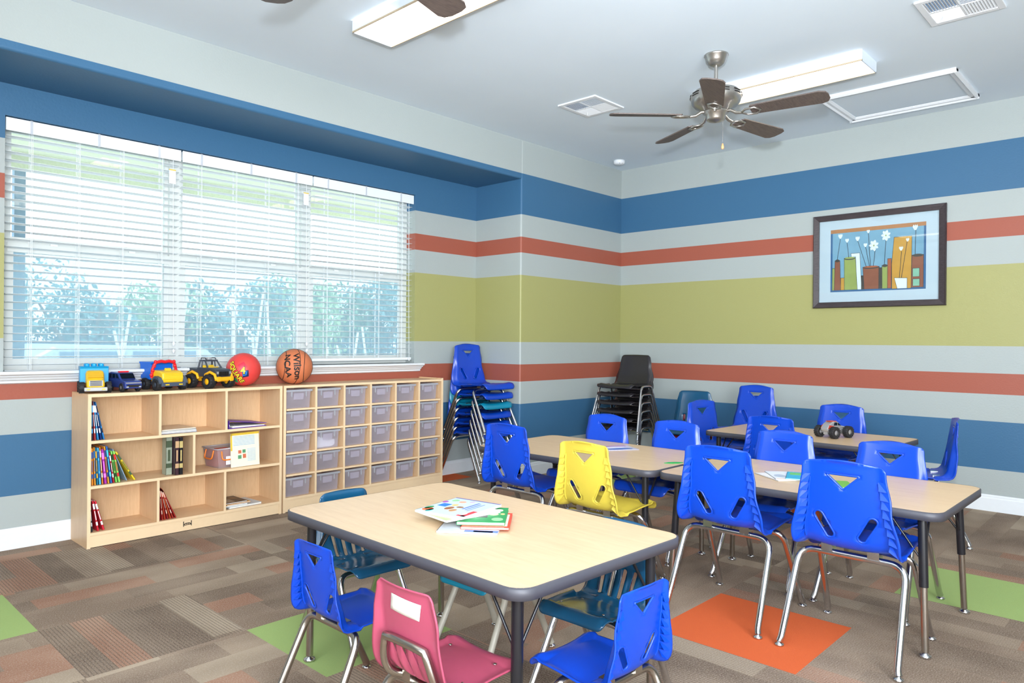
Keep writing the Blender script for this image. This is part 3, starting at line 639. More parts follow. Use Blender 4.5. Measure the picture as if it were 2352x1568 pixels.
def chair_proto(kind, shell_m, leg_m, sc_, label, group):
    if kind not in SH: SH[kind] = shell_mesh(kind)
    mb, P, W, L, sj, holes = SH[kind]
    nm = {'vent': 'school_chair', 'slot': 'slotted_chair', 'black': 'stacking_chair'}[kind]
    t = thing(nm, label, 'chair', group=group, scale=sc_)
    m2 = MB(); m2.v = list(mb.v); m2.f = list(mb.f); m2.mi = list(mb.mi); m2.sm = list(mb.sm)
    sh = obj('seat_shell', m2, shell_m, t, solid=.005)
    R_ = .0125 / sc_ ** .75
    if kind == 'vent':
        for hh in holes:
            rim = MB(); pp = [P(a, b) for a, b in hh]; rim.tube([tuple(p) for p in pp], .0045, 6, closed=True)
            obj('hole_rim', rim, shell_m, t)
        for sg in (-1, 1):   # louvre-like ribs between the back panel and the rolled rim
            rb_ = MB(); Q = []
            n_r = 8
            for k in range(n_r):
                s0 = sj + .012 + .031 * k; s1 = s0 + .031; dp = .032 * (1 - .06 * k)
                row = []
                for s_, dd in ((s1, .004), (s0, dp)):
                    w = W(s_); a = P(sg * w * .79, s_); b = P(sg * w * .965, s_)
                    c = Vector((a.x, a.y - dd, a.z)); d = Vector((b.x, min(b.y, a.y - dd), b.z)); row += [c, d]
                Q += row
            vs = [tuple(v) for v in Q]; fs = []
            for k in range(n_r):
                o = 4 * k; fs.append((o, o + 1, o + 3, o + 2))
                if k: fs.append((o + 0, o + 1, o - 1, o - 2)) if False else fs.append((o - 4, o - 3, o + 3, o + 2)) if False else None
                if k < n_r - 1: fs.append((o, o + 1, o + 7, o + 6))
            fs = [f for f in fs if f]
            rb_.add(vs, fs)
            obj('flange_rib', rb_, shell_m, t, solid=.002)
            rg = MB().tube([tuple(P(sg * W(sj + .012 + .02 * q) * .79, sj + .012 + .02 * q) + Vector((0, -.004, 0))) for q in range(13)], .0045, 6)
            obj('flange_ridge', rg, shell_m, t)
    foot = [(.0001, 0), (.014, 0), (.016, .003), (.0145, .008), (.007, .012), (.007, .022), (.0001, .022)]
    def leg(path, tip):
        l = obj('leg', MB().tube(path, R_, 12), leg_m, t)
        g_ = obj('foot_glide', MB().at(tip).lathe([(a * R_ / .0115, b) for a, b in foot], 12), M_CHROME, l); return l
    if kind in ('vent', 'slot'):
        hb = .338 if kind == 'vent' else .334
        for (yf, yb, wf, wt, zt) in ((-.250, -.100, .200, .166, hb), (.205, .045, .190, .150, hb - .004)):
            for sg in (-1, 1):
                pth = fillet([(sg * wf, yf, .016), (sg * (wf - .004), yf + (yb - yf) * .04, .03), (sg * (wt + .018), yb, zt), (sg * .06, yb, zt + .001)], .06, 7)
                leg([tuple(p) for p in pth], (sg * wf, yf, 0))
            obj('crossbar', MB().cyl((-.075, yb, zt + .001), (.075, yb, zt + .001), R_ * 1.02, 12), leg_m, t)
            for sg in (-1, 1): obj('mounting_pad', MB().box(sg * .08 - .02, sg * .08 + .02, yb - .02, yb + .02, zt + .008, zt + .036), leg_m, t)
        if kind == 'slot':
            sb = sj + .125; pl = []
            for (x_, s) in ((.10, sj - .09), (.118, sj - .02), (.125, sj + .03), (.118, sj + .08)): p = P(x_, s); pl.append((x_, p.y - .018, p.z - .016))
            tp = P(.09, sb); pl.append((.098, tp.y - .020, tp.z)); pl = [(.10, -.03, .352)] + pl
            path = crom(pl, 22) + [Vector((.05, tp.y - .022, tp.z + .004)), Vector((-.05, tp.y - .022, tp.z + .004))] + [Vector((-v.x, v.y, v.z)) for v in crom(pl, 22)[::-1]]
            obj('back_loop', MB().tube([tuple(v) for v in path], R_ * .9, 10), leg_m, t)
            for sg in (-1, 1): obj('rivet', MB().sphere((sg * .11, .10, .383), .007, 10, 6, (1, 1, .4)), M_CHROME, t)
    else:
        R_ = .0095
        for sg in (-1, 1):
            for fr in (1, -1):
                yf = .215 if fr > 0 else -.225
                pth = fillet([(sg * .235, yf, .016), (sg * .200, fr * .095 - .01, .385), (sg * .200, -.01, .386)], .045, 6)
                leg([tuple(p) for p in pth], (sg * .235, yf, 0))
        for yb in (-.06, .06):
            obj('crossbar', MB().cyl((-.2, yb, .365), (.2, yb, .365), .007, 10), leg_m, t)
    return t
M_BLU = mat('royal_blue_plastic', (5, 62, 178), .32, var=.03, bump=.12)
M_YEL = mat('yellow_plastic', (202, 180, 66), .38, var=.03, bump=.12)
M_NAVY = mat('navy_teal_plastic', (16, 74, 108), .22, var=.04)
M_TEAL = mat('teal_plastic', (10, 128, 160), .3, var=.04)
M_PINK = mat('rose_plastic', (166, 72, 96), .32, var=.05)
M_BURG = mat('burgundy_plastic', (120, 40, 52), .35, var=.05)
M_BLK = mat('black_plastic', (40, 38, 42), .25, var=.05)
PR = {}
def chair(kind, mk, x, y, facing, sc_, label, group=None, z=0, leg_m=None):
    m_ = {'blue': M_BLU, 'yellow': M_YEL, 'navy': M_NAVY, 'teal': M_TEAL, 'pink': M_PINK, 'burgundy': M_BURG, 'black': M_BLK}[mk]
    leg_m = leg_m or M_CHROME; rz = math.radians(facing - 90); key = (kind, mk, sc_, leg_m.name)
    if key not in PR:
        t = chair_proto(kind, m_, leg_m, sc_, label, group); PR[key] = t; t.location = (x, y, z); t.rotation_euler = (0, 0, rz); return t
    t = dup(PR[key], (x, y, z), rz, label)
    if group: t['group'] = group
    elif 'group' in t: del t['group']
    return t
G2 = 'royal blue school chairs around the tables'
# facing: 0 = +x, 90 = +y, 180 = -x, 270 = -y
chair('vent', 'blue', -2.855, -2.586, 0, 1, 'royal blue chair seen from behind, left one of the front pair above the orange tile', G2)
chair('vent', 'blue', -2.860, -3.070, 0, 1, 'royal blue chair seen from behind, rightmost of the front pair at the long table', G2)
chair('vent', 'yellow', -2.955, -1.985, 0, .95, 'yellow chair pushed up to the long table, the only yellow one')
chair('vent', 'blue', -2.870, -1.430, 0, .99, 'royal blue chair seen from behind left of the yellow chair', G2)
chair('vent', 'blue', -2.375, -1.425, 180, .97, 'royal blue chair facing us across the long table, in front of the black stack', G2)
chair('vent', 'blue', -2.375, -1.895, 180, .97, 'royal blue chair facing us across the long table, second from the left', G2)
chair('vent', 'blue', -2.375, -2.500, 180, .97, 'royal blue chair facing us across the long table, behind the fanned papers', G2)
chair('vent', 'blue', -2.370, -2.975, 178, .96, 'royal blue chair facing us across the long table, rightmost on its far side', G2)
chair('vent', 'blue', -1.330, -2.130, 2, .97, 'royal blue chair seen from behind at the rear table, left of the monster truck', G2)
chair('vent', 'blue', -.800, -2.235, 180, 1, 'royal blue chair facing us behind the toy monster truck', G2)
chair('vent', 'blue', -1.050, -1.600, 258, 1, 'royal blue chair facing us at the left end of the small rear table', G2)
chair('vent', 'blue', -1.040, -2.800, 107, .99, 'royal blue chair seen edge-on at the right end of the small rear table', G2)
# small chairs round the near table
G3 = 'small chairs around the near table'
chair('vent', 'blue', -4.420, -2.075, 0, .73, 'small royal blue chair seen from behind at the near table, above the green floor tile', G3, leg_m=M_STEEL)
pk = chair('slot', 'pink', -4.494, -2.605, 0, .765, 'rose pink slotted chair at the near table with a white sticker on its back', G3, leg_m=M_STEEL)
chair('vent', 'blue', -4.182, -2.838, 88, .731, 'small royal blue chair at the near end of the table, right of the pink chair', G3, leg_m=M_STEEL)
chair('slot', 'navy', -4.110, -1.690, 268, .75, 'dark teal slotted chair tucked under the far left end of the near table', G3)
chair('slot', 'teal', -3.880, -2.130, 180, .72, 'bright teal chair with grey painted legs tucked under the near table', G3, leg_m=M_GREYLEG)
chair('slot', 'navy', -3.870, -2.600, 180, .751, 'dark teal slotted chair under the near table with yellow reflections on its seat', G3, leg_m=M_CHROME)
mb, P, W, L, sj, holes = SH['slot']
st_ = MB(); vs = []
c4 = [(.085, L - .045), (-.055, L - .038), (-.072, L - .095), (.07, L - .10)]
for dy in (-.0045, -.0057):
    for i in range(9):
        for j in range(5):
            u_, v_ = i / 8, j / 4; x_ = (c4[0][0] * (1 - u_) + c4[1][0] * u_) * (1 - v_) + (c4[3][0] * (1 - u_) + c4[2][0] * u_) * v_
            s_ = (c4[0][1] * (1 - u_) + c4[1][1] * u_) * (1 - v_) + (c4[3][1] * (1 - u_) + c4[2][1] * u_) * v_; p = P(x_, s_); vs.append((p.x, p.y + dy, p.z))
fs = [(i * 5 + j, i * 5 + j + 1, i * 5 + j + 6, i * 5 + j + 5) for i in range(8) for j in range(4)]
fs += [tuple(45 + q for q in f[::-1]) for f in fs]; bd2 = [i * 5 for i in range(9)] + [40 + j for j in range(1, 5)] + [i * 5 + 4 for i in range(7, -1, -1)] + [j for j in range(3, 0, -1)]
fs += [(bd2[k], bd2[(k + 1) % len(bd2)], bd2[(k + 1) % len(bd2)] + 45, bd2[k] + 45) for k in range(len(bd2))]
st_.add(vs, fs, True)
o = obj('name_sticker', st_, mat('white_tape', (222, 218, 210), .7, var=.12, scale=60), pk); o['label'] = 'worn white sticker on the chair back'
# the blue stack by the alcove corner
g = 'tall stack of chairs in the alcove'
cols = ['blue', 'blue', 'blue', 'teal', 'blue', 'blue']
labs = ['royal blue chair at the very bottom of the alcove stack', 'royal blue chair, second from the bottom of the alcove stack', 'royal blue chair directly below the teal one in the alcove stack', 'bright teal chair in the middle of the alcove stack', 'royal blue chair directly on the teal one in the alcove stack', 'royal blue chair topmost in the alcove stack']
for k in range(6): chair('vent', cols[k], -1.615, .262 - .011 * k, 270, 1.001, labs[k], g, z=.077 * k)
g = 'stack of black chairs in the room corner'
labs = ['bottom black chair of the corner stack', 'second black chair from the bottom of the corner stack', 'third black chair from the bottom of the corner stack', 'third black chair from the top of the corner stack', 'second black chair from the top of the corner stack', 'topmost black chair of the corner stack']
for k in range(6): chair('black', 'black', -.50, -.40, 186, .985, labs[k], g, z=.0705 * k)
chair('vent', 'blue', -.510, -1.490, 176, 1.0, 'royal blue chair under another one, stacked by the right wall', 'pair of blue chairs by the wall', z=0)
chair('vent', 'blue', -.525, -1.490, 176, 1.0, 'royal blue chair on top of the pair stacked by the right wall', 'pair of blue chairs by the wall', z=.085)
chair('slot', 'burgundy', -.45, -.985, 192, .96, 'burgundy slotted chair beneath the dark teal one by the right wall', 'pair of slotted chairs by the wall')
chair('slot', 'navy', -.46, -.985, 192, .96, 'dark teal slotted chair on top of a burgundy one by the right wall', 'pair of slotted chairs by the wall', z=.045)

# ------------------------------------------------------------------ tables
def table_proto():
    t = thing('activity_table', '', 'table', group='maple activity tables'); return t
def table(x, y, w, l, rz, zt, splay, label, r=.055):
    t = thing('activity_table', label, 'table', (x, y, 0), rz, 'maple activity tables')
    th = .030
    obj('tabletop', MB().prism(rrect(w - .006, l - .006, r), zt - th + .002, zt, 'z'), M_TOP, t)
    b = MB(); o1 = rrect(w, l, r, 8); o2 = rrect(w - .008, l - .008, r, 8); n = len(o1)
    vs = [(a, c, z_) for z_, ol in ((zt - th, o1), (zt - .002, o1), (zt + .0006, o2), (zt - th, o2)) for a, c in ol]
    fs = []; sm = []
    for k, (i, j) in enumerate(((0, 1), (1, 2), (3, 0))):
        for q in range(n): fs.append((i * n + q, i * n + (q + 1) % n, j * n + (q + 1) % n, j * n + q)); sm.append(k == 0)
    b.add(vs, fs, sm); b.m(0)
    obj('edge_band', b, M_BAND, t)
    for sx in (-1, 1):
        for sy in (-1, 1):
            lx, ly = sx * (w / 2 - .072), sy * (l / 2 - .078); fx, fy = lx + sx * splay, ly + sy * splay * .7
            f = lambda z_: (lx + (fx - lx) * (1 - z_ / zt), ly + (fy - ly) * (1 - z_ / zt), z_)
            g_ = obj('leg', MB().cyl(f(.245), f(zt - th), .0155, 16), M_BLACK, t)
            obj('leg_insert', MB().cyl(f(.02), f(.25), .0122, 14), M_STEEL, g_)
            obj('foot_glide', MB().at((fx, fy, 0)).lathe([(.0001, 0), (.018, 0), (.021, .004), (.019, .011), (.009, .015), (.009, .03), (.0001, .03)], 14), M_CHROME, g_)
            obj('brace', MB().cyl(f(.33), (lx - sx * .11, ly, zt - th - .004), .0042, 8), M_BLACK, t)
            obj('brace', MB().cyl(f(.33), (lx, ly - sy * .11, zt - th - .004), .0042, 8), M_BLACK, t)
            obj('leg_plate', MB().box(lx - .045, lx + .045, ly - .045, ly + .045, zt - th - .004, zt - th), M_BLACK, t)
    return t
ZT = .522
table(-4.100, -2.263, .722, 1.150, math.radians(-1.6), ZT, .004, 'near maple table with a pile of picture books in its middle')
table(-2.550, -2.773, .680, 1.143, math.radians(-.2), ZT, .030, 'maple table at the right of the long row, with fanned papers on it')
table(-2.562, -1.612, .690, 1.140, math.radians(.8), ZT, .004, 'maple table at the left of the long row, behind the yellow chair')
table(-1.010, -2.165, .670, 1.130, math.radians(-2), ZT, .004, 'rear maple table by the right wall with a toy monster truck on it')
# books on the near table
g = 'picture books on the near table'
z = ZT + .0008
flat_book('picture_book', 'thin white book with blue and red title strip, bottom of the near table pile', -4.144, -2.315, z, .188, .18, .006, math.radians(-54), (196, 200, 206), group=g, art=[(.45, 1, .01, .14, (40, 110, 190)), (.6, .92, .02, .10, (226, 70, 60))])
flat_book('picture_book', 'red-covered book sticking out at the right of the pile on the near table', -4.088, -2.328, z + .0066, .15, .19, .007, math.radians(-50), (228, 74, 52), group=g, art=[(.88, .95, .1, .9, (246, 220, 200))])
flat_book('picture_book', 'green picture book under the top one on the near table', -4.078, -2.300, z + .0142, .15, .20, .010, math.radians(-50), (36, 150, 84), group=g, art=[(.62, .82, .45, .62, (226, 200, 150), 1), (.7, .95, .1, .3, (150, 210, 150), 1), (.3, .6, .3, .7, (60, 60, 60)), (.7, .9, .72, .88, (230, 226, 200), 1), (.86, .96, .5, .6, (210, 190, 130), 1)])
flat_book('picture_book', 'white and pale green book peeking out left under the top book on the table', -4.118, -2.220, z + .0248, .180, .215, .006, math.radians(-97), (222, 228, 220), group=g, art=[(0, 1, .0, .12, (176, 222, 130)), (.5, 1, .14, .2, (240, 190, 180))])
flat_book('picture_book', 'pale blue picture book with cartoon print, topmost of the pile on the near table', -4.105, -2.212, z + .0314, .188, .222, .007, math.radians(-80), (196, 216, 232), group=g,
          art=[(.0, 1, .96, .995, (96, 84, 160)), (.04, .24, .05, .24, (226, 110, 60), 1), (.02, .14, .14, .34, (60, 140, 80), 1), (.16, .26, .02, .2, (70, 160, 160), 1), (.1, .28, .40, .58, (30, 120, 210)), (.34, .48, .26, .46, (160, 100, 60), 1), (.30, .42, .5, .62, (226, 190, 110), 1), (.46, .6, .44, .54, (150, 110, 80), 1), (.5, .62, .2, .36, (190, 140, 90), 1),
               (.62, .66, .42, .86, (90, 110, 190)), (.70, .73, .40, .80, (90, 110, 190)), (.77, .80, .36, .82, (120, 140, 200)), (.82, .99, .06, .12, (222, 60, 70)), (.9, .99, .06, .4, (222, 60, 70)), (.86, .92, .14, .26, (240, 240, 240), 1), (.08, .22, .74, .88, (150, 200, 150), 1), (.26, .4, .72, .84, (230, 160, 130), 1), (.0, .1, .6, .72, (160, 80, 180), 1), (.44, .52, .8, .92, (190, 170, 220), 1)])
# papers on the long row
g = 'papers on the long table row'
z = ZT + .0008
flat_book('worksheet', 'lowest white worksheet of the fan on the right long table', -2.60, -2.650, z, .13, .19, .0024, math.radians(-35), (232, 226, 222), 'paper', g, art=[(.1, .9, .1, .9, (240, 236, 230))])
flat_book('worksheet', 'white worksheet with orange line on top of the fan, right long table', -2.575, -2.665, z + .003, .13, .19, .0024, math.radians(-52), (226, 230, 236), 'paper', g, art=[(.1, .5, .2, .6, (180, 190, 200), 1), (.05, .95, .05, .08, (230, 160, 90))])
flat_book('picture_book', 'turquoise booklet lying over the worksheets behind the right front chair', -2.560, -2.735, z + .006, .13, .17, .004, math.radians(-70), (52, 170, 200), 'book', g, art=[(.1, .9, .55, .9, (110, 190, 80))])
flat_book('picture_book', 'green booklet beyond the right front chair, seen through its handle hole', -2.60, -2.895, z, .11, .15, .004, math.radians(-60), (110, 186, 60), 'book', g, art=[(.2, .5, .3, .7, (60, 140, 60), 1)])
flat_book('magazine', 'glossy magazine on the far edge of the left long table', -2.43, -1.665, z, .15, .20, .004, math.radians(60), (200, 196, 214), 'magazine', g, art=[(.1, .4, .1, .9, (70, 110, 170), 1), (.5, .8, .2, .8, (226, 226, 236), 1), (.8, .95, .1, .9, (176, 110, 150))])
obj('paper_leaf', MB().prism([(.0, .0), (.03, .018), (.07, .022), (.10, .008), (.07, -.012), (.03, -.014)], 0, .0022, 'z'), mat('green_card', (20, 160, 70), .6), loc=(-2.66, -2.105, z), rot=(0, 0, math.radians(-40)), label='green cut-out paper leaf on the table seam', category='paper', group=g)
obj('paper_shape', MB().prism([(.0, .0), (.05, .03), (.10, .02), (.13, -.03), (.08, -.05), (.03, -.04)], 0, .0022, 'z'), mat('yellow_card', (240, 208, 60), .6), loc=(-2.62, -2.185, z), rot=(0, 0, math.radians(-40)), label='yellow cut-out paper shape beside the green leaf', category='paper', group=g)

# ------------------------------------------------------------------ toys on the cabinets
def wheels(root, pts, r, w, hubm, tread=12):
    for (x_, y_) in pts:
        o = MB().at((x_, y_, r), rx=PI / 2).lathe([(r * .45, -w / 2), (r * .92, -w / 2), (r, -w * .35), (r, w * .35), (r * .92, w / 2), (r * .45, w / 2), (r * .45, -w / 2)], 20)
        for k in range(tread):
            a = 2 * PI * k / tread; o.at((x_ + (r * .97) * math.cos(a), y_, r + r * .97 * math.sin(a)), ry=-a).box(-r * .06, r * .06, -w / 2, w / 2, -r * .08, r * .08)
        wh = obj('wheel', o, M_RUBBER, root)
        sg = 1 if y_ > 0 else -1
        obj('hub', MB().at((x_, y_, r), rx=PI / 2).lathe([(.0001, -w * .46), (r * .2, -w * .46), (r * .3, -w * .36), (r * .46, -w * .40), (r * .46, w * .40), (r * .3, w * .36), (r * .2, w * .46), (.0001, w * .46)], 14), hubm, wh)
TZ = .8125
M_TYEL = mat('toy_yellow', (236, 192, 40), .35); M_TBLU = mat('toy_blue', (10, 100, 205), .35); M_TCY = mat('toy_cyan', (24, 156, 214), .35); M_TRED = mat('toy_red', (220, 24, 36), .35)
M_TGRY = mat('toy_slate', (70, 80, 96), .45); M_TLG = mat('toy_light_grey', (180, 182, 184), .45); M_TWIN = mat('toy_dark_window', (18, 22, 30), .12); M_SIL = mat('toy_silver', (188, 188, 190), .3, .6)
# local x = forward for all trucks
def car_prism(m_, prof, y0, y1): return m_.prism(prof, y0, y1, 'y')
d2 = lambda deg: math.radians(deg)
t = thing('toy_dump_truck', 'small yellow toy truck with a cyan studded bed, leftmost on the cabinet', 'toy', (-4.418, .372, TZ), d2(-102), 'toys on top of the shelf cabinet', 1.13)
obj('cab', car_prism(MB(), [(-.01, .020), (.075, .018), (.080, .040), (.074, .062), (.050, .070), (.036, .100), (.012, .106), (-.010, .100)], -.038, .038), M_TYEL, t, bevel=.013)
obj('windscreen', MB().prism([(.052, .072), (.058, .074), (.042, .100), (.036, .098)], -.032, .032, 'y'), mat('toy_amber', (206, 160, 30), .3), t)
gr = MB().box(.076, .082, -.028, .028, .034, .060); gr.m(1)
for k in range(5): gr.box(.081, .084, -.024, .024, .036 + .005 * k, .0385 + .005 * k)
obj('grille', gr, [M_TLG, M_INK], t)
obj('bumper', MB().box(.070, .088, -.048, .048, .010, .028), M_TLG, t, bevel=.004)
obj('headlight', MB().box(.087, .090, -.038, -.024, .016, .022).box(.087, .090, .024, .038, .016, .022), M_TYEL, t)
obj('chassis', MB().box(-.075, .07, -.03, .03, .014, .03), M_TYEL, t, bevel=.003)
bd_ = MB().prism([(-.085, .050), (-.005, .045), (-.001, .115), (.006, .124), (-.095, .124), (-.092, .112)], -.060, .060, 'y')
for k in range(3): bd_.at((-.015, -.030 + .03 * k, .124)).lathe([(.0001, 0), (.011, 0), (.011, .012), (.008, .014), (.0001, .014)], 12)
for k in range(3): bd_.at((-.060, -.030 + .03 * k, .124)).lathe([(.0001, 0), (.011, 0), (.011, .012), (.008, .014), (.0001, .014)], 12)
obj('dump_bed', bd_, M_TCY, t, bevel=.002)
wheels(t, [(.045, -.056), (.045, .056), (-.050, -.056), (-.050, .056)], .026, .022, M_TLG)
t = thing('toy_suv', 'dark blue toy SUV with a red roof light, between the two yellow trucks', 'toy', (-4.268, .372, TZ), d2(-84), 'toys on top of the shelf cabinet', 1.16)
M_SUV = mat('metallic_navy', (56, 74, 146), .22, .3)
obj('body', car_prism(MB(), [(-.095, .022), (.095, .016), (.098, .040), (.090, .052), (.045, .058), (-.095, .062), (-.098, .040)], -.040, .040), M_SUV, t, bevel=.005)
obj('roof', car_prism(MB(), [(-.094, .060), (.046, .056), (.016, .088), (-.062, .092), (-.090, .084)], -.036, .036), M_SUV, t, bevel=.005)
obj('windscreen', MB().prism([(.040, .061), (.0455, .062), (.0215, .086), (.016, .085)], -.031, .031, 'y'), M_TWIN, t)
obj('side_window', MB().box(-.062, -.045, -.0368, .0368, .064, .083).box(-.040, -.008, -.0368, .0368, .064, .083).prism([(-.004, .064), (.026, .063), (.008, .083), (-.004, .083)], -.0368, .0368, 'y'), M_TWIN, t)
obj('light_bar', MB().box(-.015, .0, -.022, .022, .090, .096), M_TRED, t)
obj('grille', MB().box(.094, .0985, -.030, .030, .024, .034), M_INK, t); obj('headlight', MB().box(.090, .0985, -.036, .036, .040, .046), M_SIL, t)
obj('fog_light', MB().box(.094, .0992, -.034, -.024, .022, .027).box(.094, .0992, .024, .034, .022, .027), M_TLG, t)
wheels(t, [(.060, -.036), (.060, .036), (-.060, -.036), (-.060, .036)], .021, .014, M_SIL, 0)
t = thing('toy_dump_truck', 'yellow toy loader truck with a red bucket frame and blue dump bed', 'toy', (-4.055, .372, TZ), d2(-82), 'toys on top of the shelf cabinet', 1.14)
obj('cab', car_prism(MB(), [(-.02, .038), (.085, .036), (.090, .060), (.086, .086), (.062, .096), (-.01, .100), (-.02, .090)], -.055, .055), M_TYEL, t, bevel=.006)
gr = MB()
for k in range(5): gr.box(.087, .0915, -.040, .040, .046 + .009 * k, .049 + .009 * k)
obj('grille', gr, M_TYEL, t)
obj('roof_rib', MB().prism([(-.014, .096), (-.014, .106), (-.010, .110), (-.006, .106), (-.002, .110), (.002, .106), (.006, .110), (.010, .106), (.014, .110), (.018, .106), (.018, .096)], .030, .037, 'x'), M_TYEL, t)
obj('bumper', MB().prism([(.06, .020), (.098, .020), (.100, .040), (.06, .040)], -.062, .062, 'y').m(1).box(.098, .1015, -.045, -.025, .026, .032).box(.098, .1015, .025, .045, .026, .032), [M_TGRY, M_TYEL], t, bevel=.002)
for sg in (-1, 1): obj('fender', MB().prism([(.020, .030), (.028, .060), (.050, .072), (.080, .064), (.094, .040), (.094, .034), (.080, .050), (.055, .058), (.036, .050), (.028, .030)], sg * .052, sg * .074, 'y'), M_TGRY, t)
obj('chassis', MB().box(-.10, .085, -.032, .032, .022, .040), M_TGRY, t, bevel=.003)
obj('dump_bed', MB().prism([(-.115, .055), (-.025, .050), (-.018, .128), (-.010, .134), (-.010, .140), (-.135, .140), (-.130, .132), (-.122, .126)], -.058, .058, 'y'), M_TBLU, t, bevel=.003)
ar = MB(); pts = [(-.01, 0, .05), (.0, 0, .095), (.015, 0, .125), (.03, 0, .138)]
for sg in (-1, 1):
    ar.tube([(.0, sg * .062, .06), (.004, sg * .062, .10), (.008, sg * .055, .125), (.01, sg * .045, .138)], .007, 8)
    for q in range(4): ar.sphere((.004 + .002 * q, sg * (.066 - .006 * q), .075 + .022 * q), .009, 8, 6)
ar.tube([(.01, -.045, .138), (.012, -.02, .144), (.012, 0, .140), (.012, .02, .144), (.01, .045, .138)], .008, 8)
obj('bucket_frame', ar, M_TRED, t)
wheels(t, [(.058, -.066), (.058, .066), (-.060, -.060), (-.060, .060)], .029, .024, M_TGRY)
t = thing('toy_pickup_truck', 'black toy pickup with yellow fenders and bumper, left of the red ball', 'toy', (-3.785, .368, TZ), d2(-72), 'toys on top of the shelf cabinet', 1.22)
M_TBK = mat('toy_charcoal', (54, 60, 70), .38)
obj('body', car_prism(MB(), [(-.110, .060), (.090, .052), (.094, .080), (.086, .092), (.030, .100), (-.035, .100), (-.038, .094), (-.110, .098)], -.048, .048), M_TBK, t, bevel=.006)
cbm = MB()
for sg in (-1, 1):
    cbm.tube([(.030, sg * .042, .098), (.006, sg * .036, .134)], .004, 8).tube([(-.034, sg * .042, .098), (-.028, sg * .036, .134)], .004, 8).tube([(-.010, sg * .042, .098), (-.011, sg * .037, .134)], .003, 8)
    cbm.tube([(-.03, sg * .030, .140), (-.026, sg * .030, .147), (.0, sg * .030, .147), (.006, sg * .030, .140)], .0025, 6)
cbm.box(-.032, .010, -.038, .038, .130, .138)
obj('cabin_frame', cbm, M_TBK, t)
obj('cabin_seats', MB().box(-.022, -.010, -.034, -.006, .096, .112).box(-.022, -.010, .006, .034, .096, .112).box(.012, .022, -.034, .034, .096, .104), M_TYEL, t, bevel=.003)
obj('roof_lamp', MB().box(-.014, -.006, -.018, -.006, .138, .148).box(-.014, -.006, .006, .018, .138, .148), M_SIL, t, bevel=.001)
gr = MB()
for k in range(9): gr.box(.092, .0965, -.030 + .0068 * k, -.0265 + .0068 * k, .060, .082)
obj('grille', gr, M_INK, t)
obj('headlight', MB().box(.090, .0965, -.044, -.034, .070, .082).box(.090, .0965, .034, .044, .070, .082), M_SIL, t)
M_TORG = mat('toy_amber_yellow', (244, 176, 26), .35)
obj('bumper', MB().box(.085, .104, -.054, .054, .038, .056).box(.102, .106, -.05, -.03, .034, .058).box(.102, .106, .03, .05, .034, .058), M_TORG, t, bevel=.003)
for sg in (-1, 1):
    for xx in (.058, -.062): obj('fender', MB().tube([(xx - .040, sg * .050, .045), (xx - .030, sg * .052, .068), (xx, sg * .053, .080), (xx + .030, sg * .052, .068), (xx + .038, sg * .050, .045)], .007, 8), M_TORG, t)
obj('chassis', MB().box(-.10, .095, -.03, .03, .034, .056), M_TORG, t)
wheels(t, [(.058, -.060), (.058, .060), (-.062, -.060), (-.062, .060)], .034, .030, M_TORG, 14)

def wrap(verts, center, rad, lift, rot):
    """bend flat lettering (x right, y up) onto a sphere, facing direction rot @ (0,0,1)"""
    out = []
    for x_, y_, z_ in verts:
        r_ = rad + lift + z_; a, b = x_ / rad, y_ / rad; v = Vector((math.sin(a) * math.cos(b), math.sin(b), math.cos(a) * math.cos(b))) * r_
        out.append(tuple(rot @ v + Vector(center)))
    return out
def facing_rot(center, twist, off=(0, 0)):
    d = (CAM - Vector(center)).normalized(); d = (d + R * off[0] + U * off[1]).normalized(); x_ = U.cross(d).normalized(); y_ = d.cross(x_)
    m_ = Matrix((x_, y_, d)).transposed(); return m_ @ Matrix.Rotation(twist, 3, 'Z')
def planefill(poly, n=1):  # small flat polygon, subdivided enough for a sphere
    cx = sum(p[0] for p in poly) / len(poly); cy = sum(p[1] for p in poly) / len(poly); vs = [(cx, cy, 0)]; fs = []; K = 5
    pl = []
    for i in range(len(poly)):
        a, b = poly[i], poly[(i + 1) % len(poly)]
        for k in range(4): t_ = k / 4; pl.append((a[0] + (b[0] - a[0]) * t_, a[1] + (b[1] - a[1]) * t_))
    m_ = len(pl)
    for q in range(1, K + 1): vs += [(cx + (a - cx) * q / K, cy + (b - cy) * q / K, 0) for a, b in pl]
    for i in range(m_): fs.append((0, 1 + i, 1 + (i + 1) % m_))
    for q in range(K - 1):
        for i in range(m_): a = 1 + q * m_; fs.append((a + i, a + m_ + i, a + m_ + (i + 1) % m_, a + (i + 1) % m_))
    return vs, fs
RB = .104; rc_ = Vector((-3.562, .39, TZ + RB))
ball = obj('playground_ball', MB().sphere((0, 0, 0), RB, 40, 24), mat('red_rubber', (218, 66, 62), .42, var=.04, bump=.4, scale=60), loc=rc_, label='red playground ball with a coloured square logo, beside the black toy pickup', category='ball', group=None or 'balls on the cabinets')
rt = facing_rot(rc_, 0, (-.18, -.12))
lg = MB(); mats_l = [mat('logo_red', (214, 30, 62), .4), mat('logo_blue', (20, 110, 190), .4), mat('logo_navy', (20, 40, 84), .4), mat('logo_green', (20, 150, 90), .4), mat('logo_yellow', (238, 208, 50), .4), M_INK]
def patch(poly, mi, lift):
    v, f = planefill([(a * 1.35 - .006, b * 1.35) for a, b in poly]); lg.m(mi).add(wrap(v, (0, 0, 0), RB, lift, rt), f, True)
patch([(-.01, .030), (.020, .046), (.036, .020), (.010, .004)], 0, .0006)
patch([(.012, .004), (.040, .006), (.042, -.024), (.014, -.030)], 2, .0006); patch([(.014, .000), (.034, .002), (.032, -.018), (.014, -.022)], 1, .0010)
